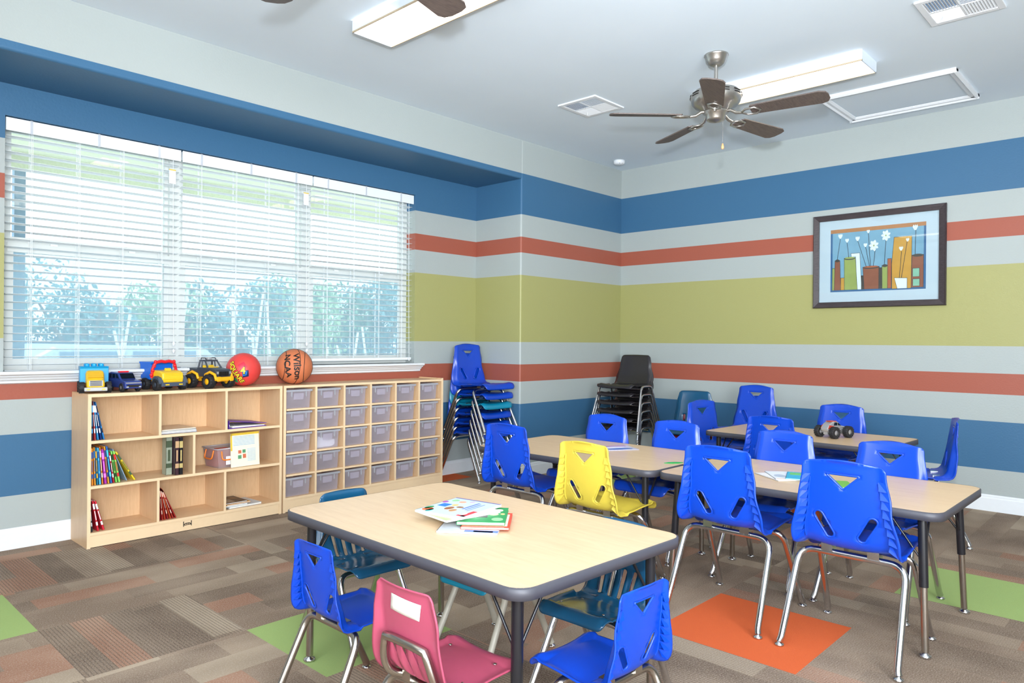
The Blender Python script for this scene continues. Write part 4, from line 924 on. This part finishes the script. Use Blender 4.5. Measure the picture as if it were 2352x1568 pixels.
patch([(-.044, -.022), (-.018, -.034), (-.012, -.060), (-.040, -.054)], 3, .0006)
v, f = text_mesh('4', .066, .0002, .0032); lg.m(5).add(wrap([(a + .015, b + .004, c) for a, b, c in v], (0, 0, 0), RB, .0012, rt), f)
v, f = text_mesh('4', .060, .0002, .001); lg.m(4).add(wrap([(a + .015, b + .004, c) for a, b, c in v], (0, 0, 0), RB, .0018, rt), f)
ta = math.radians(-58)
for (sz, bo, mi, lf) in ((.042, .0040, 5, .0014), (.042, .0012, 4, .0022)):
    v, f = text_mesh('SQUARE', sz, .0002, bo)
    v = [(a * math.cos(ta) - b * math.sin(ta) - .030, a * math.sin(ta) + b * math.cos(ta) - .010, c) for a, b, c in v]
    lg.m(mi).add(wrap(v, (0, 0, 0), RB, lf, rt), f)
obj('printed_logo', lg, mats_l, ball)
RK = .1155; kc = Vector((-3.215, .375, TZ + RK)); kr = facing_rot(kc, math.radians(-12), (0, 0))
bk = obj('basketball', MB().sphere((0, 0, 0), RK, 40, 24), mat('orange_leather', (204, 116, 74), .6, var=.1, bump=.9, scale=90), loc=kc, label='orange basketball with black seams and lettering, on the cubby cabinet', category='ball', group='balls on the cabinets')
sm = MB()
def ring(off, nv, tw=0):
    # circle where plane nv.x = off meets the sphere
    nv = (kr @ Vector(nv)).normalized(); a_ = nv.orthogonal().normalized(); b_ = nv.cross(a_); rr = math.sqrt(RK * RK - off * off)
    sm.tube([tuple(nv * off + rr * (math.cos(2 * PI * k / 60) * a_ + math.sin(2 * PI * k / 60) * b_)) for k in range(60)], .0022, 6, closed=True)
ring(0, (.95, .1, -.3)); ring(.060, (1, .15, .0)); ring(-.068, (1, .1, -.12)); ring(0, (0, .05, 1))
obj('seam', sm, M_INK, bk)
tx = MB()
ta = math.radians(-72)
for s_, sz, ox, oy in (('Wilson', .064, .016, .004), ('NCAA', .056, -.048, -.004)):
    v, f = text_mesh(s_, sz, .0003, .0014)
    v = [(a * math.cos(ta) - b * math.sin(ta) + ox, a * math.sin(ta) + b * math.cos(ta) + oy, c) for a, b, c in v]
    tx.add(wrap(v, (0, 0, 0), RK, .0026, kr), f)
obj('lettering', tx, M_INK, bk)
# toy monster truck on the rear table
t = thing('toy_monster_truck', 'silver toy monster truck with big black wheels on the rear table', 'toy', (-1.02, -2.33, ZT + .0008), d2(-20))
obj('body', car_prism(MB(), [(-.085, .040), (.080, .036), (.090, .050), (.078, .066), (.035, .074), (.005, .098), (-.035, .102), (-.065, .086), (-.088, .060)], -.028, .028), M_SIL, t, bevel=.006)
obj('window', MB().prism([(.002, .076), (.030, .074), (.006, .092), (.0, .092)], -.0288, .0288, 'y').prism([(-.035, .076), (-.004, .076), (-.004, .094), (-.030, .096)], -.0288, .0288, 'y'), M_TWIN, t)
obj('decal', MB().prism([(-.085, .058), (-.05, .060), (-.03, .072), (-.07, .080)], -.0292, .0292, 'y').box(-.05, .0, -.02, .02, .100, .1035), [mat('decal_red', (190, 60, 40), .4)], t)
obj('chassis', MB().box(-.075, .075, -.016, .016, .020, .040), M_SIL, t)
obj('axle', MB().cyl((.062, -.055, .034), (.062, .055, .034), .006).cyl((-.062, -.055, .034), (-.062, .055, .034), .006), M_SIL, t)
wheels(t, [(.062, -.056), (.062, .056), (-.062, -.056), (-.062, .056)], .036, .030, M_SIL, 16)

# ------------------------------------------------------------------ framed picture on the right wall
PY0, PY1, PZ0, PZ1 = -1.817, -2.725, 1.383, 2.093
pt = thing('framed_picture', 'dark wooden framed picture of white flowers in coloured vases on the right wall', 'picture', (0, (PY0 + PY1) / 2, (PZ0 + PZ1) / 2))
pw, ph = PY0 - PY1, PZ1 - PZ0
M_FR = wood('dark_stained_frame', (62, 52, 56), (40, 33, 36), 'y', .4, 9)
fw = .044
def PB(y0, y1, z0, z1, x0, x1): return MB().box(x0, x1, y0, y1, z0, z1)
f_ = MB()
o_ = [(-pw / 2, -ph / 2), (pw / 2, -ph / 2), (pw / 2, ph / 2), (-pw / 2, ph / 2)]; i_ = [(a * (1 - 2 * fw / pw), b * (1 - 2 * fw / ph)) for a, b in o_]
vs = [(x_, a, b) for x_, ol in ((-.002, o_), (-.026, o_), (-.034, [(a * .985, b * .985) for a, b in o_]), (-.026, i_), (-.008, i_)) for a, b in ol]
fs = [(k * 4 + q, k * 4 + (q + 1) % 4, (k + 1) * 4 + (q + 1) % 4, (k + 1) * 4 + q) for k in range(4) for q in range(4)]
obj('frame', f_.add(vs, fs), M_FR, pt)
obj('mat_board', PB(-pw / 2 + fw - .002, pw / 2 - fw + .002, -ph / 2 + fw - .002, ph / 2 - fw + .002, -.010, -.004), mat('pale_mat_board', (196, 204, 216), .6, var=.02), pt)
def shape_px(f, g): return ((.5 - .14 - .72 * f) * pw, (-.5 + .17 + .67 * g) * ph)
ART = {'sky': (124, 164, 190), 'navy': (58, 98, 144), 'ochre': (206, 148, 56), 'brown': (146, 84, 60), 'rust': (176, 92, 56), 'green': (156, 164, 88), 'dark': (74, 66, 60), 'white': (230, 232, 238), 'mint': (140, 186, 160), 'strip': (186, 122, 76), 'line': (50, 50, 58)}
AM = {k: mat('art_' + k, v, .5, var=.12, scale=18) for k, v in ART.items()}; AK = list(AM)
am = MB(); lay = [0]
def A(poly, c, up=1):
    lay[0] += 1; x1 = -.0102 - .00006 * lay[0]; am.m(AK.index(c)).prism([shape_px(*p) for p in poly], x1 - .0003, x1, 'x')
def rect(a, b, c, d): return [(a, c), (b, c), (b, d), (a, d)]
A(rect(0, 1, 0, 1), 'navy'); A(rect(.022, .978, .03, .94), 'sky'); A(rect(0, 1, .94, 1), 'strip')
def outl(poly, c):
    cx = sum(p[0] for p in poly) / len(poly); cy = sum(p[1] for p in poly) / len(poly)
    A([(a + (.004 if a > cx else -.004), b + (.006 if b > cy else -.002)) for a, b in poly], 'line'); A(poly, c)
outl(rect(.022, .045, .03, .38), 'green'); outl([(.045, .03), (.115, .03), (.104, .50), (.052, .50)], 'brown'); outl(rect(.118, .165, .03, .22), 'ochre')
outl([(.30, .03), (.345, .03), (.322, .60), (.23, .60), (.235, .55), (.28, .55)], 'white')
outl([(.16, .03), (.298, .03), (.275, .53), (.155, .53)], 'green'); outl(rect(.345, .37, .03, .24), 'dark')
outl([(.375, .03), (.525, .03), (.53, .37), (.36, .37)], 'brown'); outl(rect(.53, .56, .03, .35), 'dark')
outl([(.565, .03), (.615, .03), (.618, .38), (.562, .38)], 'green'); outl(rect(.62, .655, .03, .48), 'rust')
outl([(.665, .02), (.855, .02), (.86, .80), (.685, .80), (.662, .4)], 'ochre'); outl([(.72, .02), (.815, .02), (.815, .17), (.69, .18)], 'white')
outl([(.86, .03), (.975, .03), (.975, .51), (.865, .51)], 'brown'); outl(rect(.875, .938, .05, .15), 'mint'); outl(rect(.873, .936, .19, .31), 'mint')
def ell(cx, cy, a, b, c):
    A([(cx + a * math.cos(2 * PI * k / 16), cy + b * math.sin(2 * PI * k / 16)) for k in range(16)], c)
for cx, cy, a, c in ((.078, .50, .026, 'dark'), (.215, .525, .06, 'dark'), (.445, .365, .085, 'dark'), (.59, .378, .028, 'dark'), (.92, .505, .054, 'dark')): ell(cx, cy, a, .022, c)
ell(.215, .535, .056, .016, 'green'); ell(.445, .375, .078, .015, 'rust')
def stem(x0, y0, x1, y1):
    d = .0025; A([(x0 - d, y0), (x0 + d, y0), (x1 + d, y1), (x1 - d, y1)], 'line')
for s_ in ((.075, .50, .11, .85), (.205, .54, .185, .78), (.395, .38, .30, .80), (.43, .38, .385, .70), (.44, .38, .415, .90), (.47, .38, .49, .64), (.585, .39, .60, .78), (.74, .18, .76, .58), (.76, .18, .815, .72), (.895, .52, .90, .90)): stem(*s_)
def tulip(cx, cy, s_):
    for dx, w in ((-.55, .42), (.55, .42), (0, .45)): A([(cx + dx * s_ - w * s_, cy + s_ * .5), (cx + dx * s_ * 1.2, cy + s_ * 1.7), (cx + dx * s_ + w * s_, cy + s_ * .5), (cx + .3 * s_, cy - s_ * 1.3), (cx - .3 * s_, cy - s_ * 1.3)], 'white')
for q in ((.11, .885, .026), (.185, .81, .022), (.30, .825, .025), (.385, .715, .021), (.415, .925, .018), (.755, .62, .022), (.82, .745, .018), (.895, .92, .028)): tulip(*q)
def lily(cx, cy, s_):
    for k in range(7):
        a = 2 * PI * k / 7 + .4; c_, d_ = math.cos(a), math.sin(a); A([(cx - d_ * s_ * .12, cy + c_ * s_ * .2), (cx + c_ * s_ * .7 - d_ * s_ * .3, cy + d_ * s_ * 1.2 + c_ * s_ * .4), (cx + c_ * s_, cy + d_ * s_ * 1.7), (cx + c_ * s_ * .7 + d_ * s_ * .3, cy + d_ * s_ * 1.2 - c_ * s_ * .4), (cx + d_ * s_ * .12, cy - c_ * s_ * .2)], 'white')
    ell(cx, cy, s_ * .15, s_ * .25, 'green')
lily(.475, .70, .054); lily(.60, .84, .052)
obj('print', am, [AM[k] for k in AK], pt)
obj('glazing', PB(-pw / 2 + fw, pw / 2 - fw, -ph / 2 + fw, ph / 2 - fw, -.019, -.0175), M_GLASS, pt)

# ------------------------------------------------------------------ ceiling things
def wrap_light(x0, x1, y0, y1, label):
    t = thing('ceiling_light', label, 'light', ((x0 + x1) / 2, (y0 + y1) / 2, H), group='fluorescent ceiling lights'); w = (x1 - x0) / 2; l = (y1 - y0) / 2
    obj('housing', MB().prism([(-w * .80, 0), (-w * .80, -.018), (w * .80, -.018), (w * .80, 0)], -l + .01, l - .01, 'y').box(-w, w, -l, -l + .006, -.062, 0).box(-w, w, l - .006, l, -.062, 0), M_FIXT, t)
    obj('side_rail', MB().box(-w - .001, -w + .005, -l, l, -.062, -.054).box(w - .005, w + .001, -l, l, -.062, -.054), mat('tan_rail', (176, 160, 134), .5), t)  # narrow rails in one even tan colour
    pr_ = [(-w, -.056), (-w * .82, -.018), (-w * .98, -.018), (-w - .0, -.03)]
    obj('side_lens', MB().box(-w, -w + .002, -l + .006, l - .006, -.054, -.010).box(w - .002, w, -l + .006, l - .006, -.054, -.010), M_FIXT, t)
    obj('diffuser', MB().prism([(-w + .004, -.052), (-w * .5, -.061), (0, -.056), (w * .5, -.061), (w - .004, -.052), (w - .004, -.048), (-w + .004, -.048)], -l + .006, l - .006, 'y'), M_LAMP, t)
    return t
wrap_light(-3.60, -3.35, -1.98, -.83, 'lit fluorescent wrap light near the top of the picture, above the near fan')
wrap_light(-1.495, -1.245, -2.63, -1.60, 'lit fluorescent wrap light partly hidden by the right ceiling fan')
for (x_, y_) in ((-5.9, -1.4), (-3.47, -4.6), (-1.37, -4.9), (-5.9, -4.6)): wrap_light(x_ - .125, x_ + .125, y_ - .57, y_ + .57, 'fluorescent wrap light on the ceiling out of the picture')
def fan(cx, cy, rots, label):
    t = thing('ceiling_fan', label, 'fan', (cx, cy, H), 0, 'five-blade ceiling fans')
    obj('canopy', MB().lathe([(.0001, 0), (.066, 0), (.068, -.006), (.064, -.010), (.056, -.035), (.044, -.052), (.030, -.062), (.020, -.064), (.0001, -.064)], 28), M_NICKEL, t)
    obj('downrod', MB().cyl((0, 0, -.05), (0, 0, -.20), .0105, 14), M_NICKEL, t)
    zc = -.262
    obj('motor_housing', MB().lathe([(.0001, -.168), (.018, -.168), (.030, -.182), (.050, -.190), (.090, -.196), (.122, -.208), (.139, -.228), (.141, -.246), (.134, -.272), (.118, -.292), (.094, -.302), (.074, -.318), (.060, -.324), (.0001, -.324)], 40), M_NICKEL, t)
    vt = MB()
    for k in range(10):
        a0 = 2 * PI * k / 10
        for zz, rr in ((-.228, .1395), (-.242, .1415)):
            vt.tube([((rr) * math.cos(a0 + .38 * q / 6), rr * math.sin(a0 + .38 * q / 6), zz) for q in range(7)], .003, 6)
    obj('vent_slot', vt, M_INK, t)
    obj('switch_housing', MB().lathe([(.0001, -.320), (.070, -.320), (.072, -.330), (.056, -.340), (.053, -.366), (.048, -.372), (.040, -.376), (.006, -.384), (.0001, -.385)], 28), M_NICKEL, t)
    zb = -.345
    for a in rots:
        a = math.radians(a)
        b = MB(); b.at((0, 0, zb), rz=a, rx=math.radians(-11))
        ol = [(.205, -.050), (.56, -.066), (.592, -.052), (.602, -.025), (.602, .022), (.588, .050), (.56, .062), (.205, .048), (.195, .030), (.195, -.032)]
        b.prism(ol, -.0035, .0035)
        bo = obj('blade', b, M_FANWOOD, t, bevel=.001)
        ir = MB().at((0, 0, zb), rz=a, rx=math.radians(-11))
        ir.tube([(.055, 0, .020), (.085, 0, .018), (.115, 0, -.002), (.150, 0, -.008)], .0085, 8)
        ir.tube([(.145, 0, -.008), (.175, .030, -.008), (.225, .034, -.008), (.250, 0, -.008), (.225, -.034, -.008), (.175, -.030, -.008)], .0065, 8, closed=True)
        obj('blade_iron', ir, M_NICKEL, t)
    px, py = .040 * R.x, .040 * R.y
    obj('pull_chain', MB().tube([(px, py, -.375), (px, py, -.50)], .0013, 5), M_CHROME, t)
    obj('pull_knob', MB().at((px, py, -.50)).lathe([(.0001, 0), (.004, -.002), (.008, -.020), (.008, -.028), (.004, -.034), (.0001, -.035)], 12), mat('wood_knob', (216, 160, 110), .5), t)
fan(-1.957, -1.995, [62, 134, 206, 278, 350], 'brushed nickel ceiling fan with five walnut blades above the long tables')
fan(-4.395, -2.00, [14, 86, 158, 230, 302], 'ceiling fan at the top edge of the picture, only its blade tips showing')
def vent(x0, x1, y0, y1, label, four=True):
    t = thing('air_vent', label, 'vent', ((x0 + x1) / 2, (y0 + y1) / 2, H), group='ceiling air vents'); w, l = (x1 - x0) / 2, (y1 - y0) / 2
    fr = MB(); e = .03
    for (a, b, c, d) in ((-w, w, -l, -l + e), (-w, w, l - e, l), (-w, -w + e, -l + e, l - e), (w - e, w, -l + e, l - e)): fr.box(a, b, c, d, -.010, 0)
    fr.box(-.005, .005, -l + e, l - e, -.009, -.002).box(-w + e, w - e, -.004, .004, -.009, -.002)
    obj('vent_frame', fr, M_TRIM, t, bevel=.002)
    obj('duct_opening', MB().box(-w + e, w - e, -l + e, l - e, -.0015, -.0005), mat('duct_blue_grey', (150, 176, 206), .6), t)
    for qi, (sx, sy) in enumerate(((-1, -1), (-1, 1), (1, -1), (1, 1))):
        lv = MB(); a0, a1 = (-w + e, -.005) if sx < 0 else (.005, w - e); c0, c1 = (-l + e, -.004) if sy < 0 else (.004, l - e)
        for k in range(10):
            f_k = (k + .5) / 10
            if qi in (0, 3):
                x_ = a0 + (a1 - a0) * f_k; lv.at((x_, 0, -.006), ry=math.radians(38 * sx)).box(-.0065, .0065, c0, c1, -.0006, .0006)
            else:
                y_ = c0 + (c1 - c0) * f_k; lv.at((0, y_, -.006), rx=math.radians(38 * sy)).box(a0, a1, -.0065, .0065, -.0006, .0006)
        obj('louver', lv, M_TRIM, t)
    obj('damper_lever', MB().tube([(w * .45, l * .55, -.008), (w * .45, l * .55, -.022), (w * .5, l * .6, -.028)], .002, 6), M_TRIM, t)
vent(-1.885, -1.55, -1.09, -.77, 'square white air vent in the ceiling left of the fan')
vent(-1.910, -1.575, -3.31, -2.99, 'square white air vent at the top right edge of the picture')
dt = thing('smoke_detector', 'round white smoke detector on the ceiling in the far corner', 'smoke detector', (-.335, -.205, H))
obj('base', MB().lathe([(.0001, 0), (.052, 0), (.052, -.012), (.049, -.026), (.036, -.036), (.0001, -.037)], 24), M_TRIM, dt)
obj('indicator', MB().sphere((-.030, -.026, -.030), .004, 8, 6).sphere((-.012, -.040, -.028), .004, 8, 6), M_INK, dt)
ah = thing('attic_hatch', 'white framed attic hatch panel in the ceiling beside the right wall', 'hatch', (-.53, -2.548, H))
hw, hl = .325, .402; e = .055; fr = MB()
for (pr_, ax, lo, hi) in (([(-hw, 0), (-hw, -.016), (-hw + .014, -.026), (-hw + .024, -.016), (-hw + .042, -.016), (-hw + e, -.006), (-hw + e, 0)], 'y', -hl, hl),): 
    fr.prism(pr_, lo, hi, 'y'); fr.prism([(-a, b) for a, b in pr_], lo, hi, 'y')
    q = [(a + hw - hl, b) for a, b in pr_]; fr.prism(q, -hw + .01, hw - .01, 'x'); fr.prism([(-a, b) for a, b in q], -hw + .01, hw - .01, 'x')
obj('casing', fr, M_TRIM, ah)
obj('hatch_panel', MB().box(-hw + e, hw - e, -hl + e, hl - e, -.003, 0), M_CEIL, ah)

# ------------------------------------------------------------------ outside the windows
def outm(name, rgb, rough=.9, var=.15, scale=8): return mat(name, rgb, rough, var=var, scale=scale)
struct('ground', MB().box(-40, 30, .76, 60, -.5, -.35), outm('pale_pavement', (226, 228, 222), scale=2))
M_STUC = outm('tan_stucco_soffit', (238, 240, 214), scale=60)
obj('patio_roof', MB().box(XL, 2.0, .76, 2.2, 2.44, 2.74).box(XL, 2, 2.2, 2.3, 2.33, 2.80), M_STUC, label='tan roof overhang outside above the windows', category='roof')
cp = thing('patio_column', 'grey brick column standing outside at the left window', 'column', (-4.36, 2.25, -.35))
obj('shaft', MB().box(-.035, .035, -.035, .035, .5, 2.7), outm('grey_blue_brick', (150, 172, 196), scale=25), cp); obj('plinth', MB().box(-.08, .08, -.08, .08, 0, .5), outm('grey_blue_brick', (150, 172, 196), scale=25), cp)
M_LEAF = [outm('leaf_green', (128, 168, 132), var=.35, scale=3), outm('leaf_blue_green', (118, 162, 162), var=.35, scale=3), outm('leaf_pale', (164, 194, 146), var=.35, scale=3)]
M_BARK = outm('grey_bark', (120, 110, 100))
def tree(x_, y_, h, r, mi, label, seed, n=1100):
    rd = random.Random(seed); t = thing('tree', label, 'tree', (x_, y_, -.35), group='trees beyond the fence')
    tr = MB().tube([(0, 0, 0), (.05, 0, h * .3), (-.04, .05, h * .6)], .14, 8, r1=.05)
    for k in range(5): a = rd.random() * 6.28; tr.tube([(0, 0, h * .3), (r * .3 * math.cos(a), r * .3 * math.sin(a), h * .5), (r * .6 * math.cos(a), r * .6 * math.sin(a), h * .75)], .06, 6, r1=.02)
    obj('trunk', tr, M_BARK, t)
    fo = MB(); cl = [(rd.uniform(-1, 1) * r * .65, rd.uniform(-1, 1) * r * .65, h * rd.uniform(.22, .88), r * rd.uniform(.28, .5)) for _ in range(22)]
    for k in range(n):
        c = rd.choice(cl); v = Vector((rd.gauss(0, 1), rd.gauss(0, 1), rd.gauss(0, 1))).normalized() * c[3] * rd.uniform(.6, 1.05); p = Vector(c[:3]) + v
        a = Vector((rd.gauss(0, 1), rd.gauss(0, 1), rd.gauss(0, 1))).normalized(); b = a.cross(Vector((rd.gauss(0, 1), rd.gauss(0, 1), rd.gauss(0, 1)))).normalized(); s_ = rd.uniform(.035, .075)
        fo.add([tuple(p - a * s_), tuple(p + b * s_ * .6), tuple(p + a * s_), tuple(p - b * s_ * .6)], [(0, 1, 2, 3)])
    obj('foliage', fo, M_LEAF[mi], t)
for k, (x_, y_, h, r, mi, lb) in enumerate([
    (-3.0, 12.6, 2.9, 1.3, 1, 'blue-green tree outside at the left edge of the left window'), (-1.1, 12.0, 2.8, 1.3, 1, 'blue-green tree outside behind the parked car'), (.7, 12.8, 2.5, 1.2, 2, 'low pale tree outside at the right edge of the left window'),
    (2.3, 12.2, 2.8, 1.3, 1, 'rounded tree outside at the left of the middle window'), (3.9, 12.4, 3.1, 1.4, 2, 'pale green leafy tree outside behind the middle window'), (5.3, 13.4, 3.0, 1.2, 0, 'mid green tree outside by the second window post'),
    (6.4, 12.4, 3.3, 1.1, 1, 'tall blue-green tree outside behind the right window'), (8.4, 12.6, 2.1, 1.1, 1, 'low tree outside at the right edge of the right window')]):
    tree(x_, y_, h, r, mi, lb, k, 4200)
fe = thing('metal_fence', 'dark iron picket fence outside beyond the parked car', 'fence', (0, 10.2, -.35))
M_IRON = outm('dark_iron', (70, 80, 96))
obj('rail', MB().box(-9, 14, -.02, .02, 1.35, 1.39).box(-9, 14, -.02, .02, .2, .24), M_IRON, fe)
for s_ in range(6):
    pk_ = MB()
    for k in range(30): x_ = -9 + (s_ * 30 + k) * .128; pk_.box(x_, x_ + .018, -.009, .009, .05, 1.5)
    obj('picket_section', pk_, M_IRON, fe)
M_STK = outm('white_cane', (238, 240, 236), var=.03)
rd = random.Random(11)
for k in range(15):
    x_ = -2.9 + k * .25 + rd.uniform(-.08, .08); hh = rd.uniform(1.3, 2.1); lx = rd.uniform(-.35, .3)
    obj('garden_cane', MB().tube([(0, 0, 0), (lx, rd.uniform(-.1, .1), hh)], .016, 6), M_STK, loc=(x_, 5.0 + rd.uniform(-.4, .4), -.35), label='thin white cane leaning in the planting outside the windows', category='cane', group='white canes outside the windows')
cr = thing('parked_car', 'pale grey-blue parked car outside behind the left window', 'car', (-1.75, 7.6, -.30), 0)
M_CAR = mat('pale_blue_car_paint', (188, 206, 220), .3)
obj('body', car_prism(MB(), [(-1.9, .30), (2.0, .30), (2.05, .75), (1.3, .85), (.75, 1.28), (-1.2, 1.32), (-1.8, .95), (-1.95, .8)], -.8, .8), M_CAR, cr, bevel=.05)
obj('window', MB().prism([(.72, .88), (1.15, .87), (.70, 1.20)], -.81, .81, 'y').box(-.25, .62, -.81, .81, .90, 1.22).box(-1.15, -.35, -.81, .81, .90, 1.22), mat('car_glass', (110, 134, 158), .1), cr)
for sx in (-1.25, 1.3):
    for sy in (-.72, .72): obj('wheel', MB().at((sx, sy, .32), rx=PI / 2).lathe([(.0001, -.1), (.32, -.1), (.32, .1), (.0001, .1)], 20), M_RUBBER, cr)
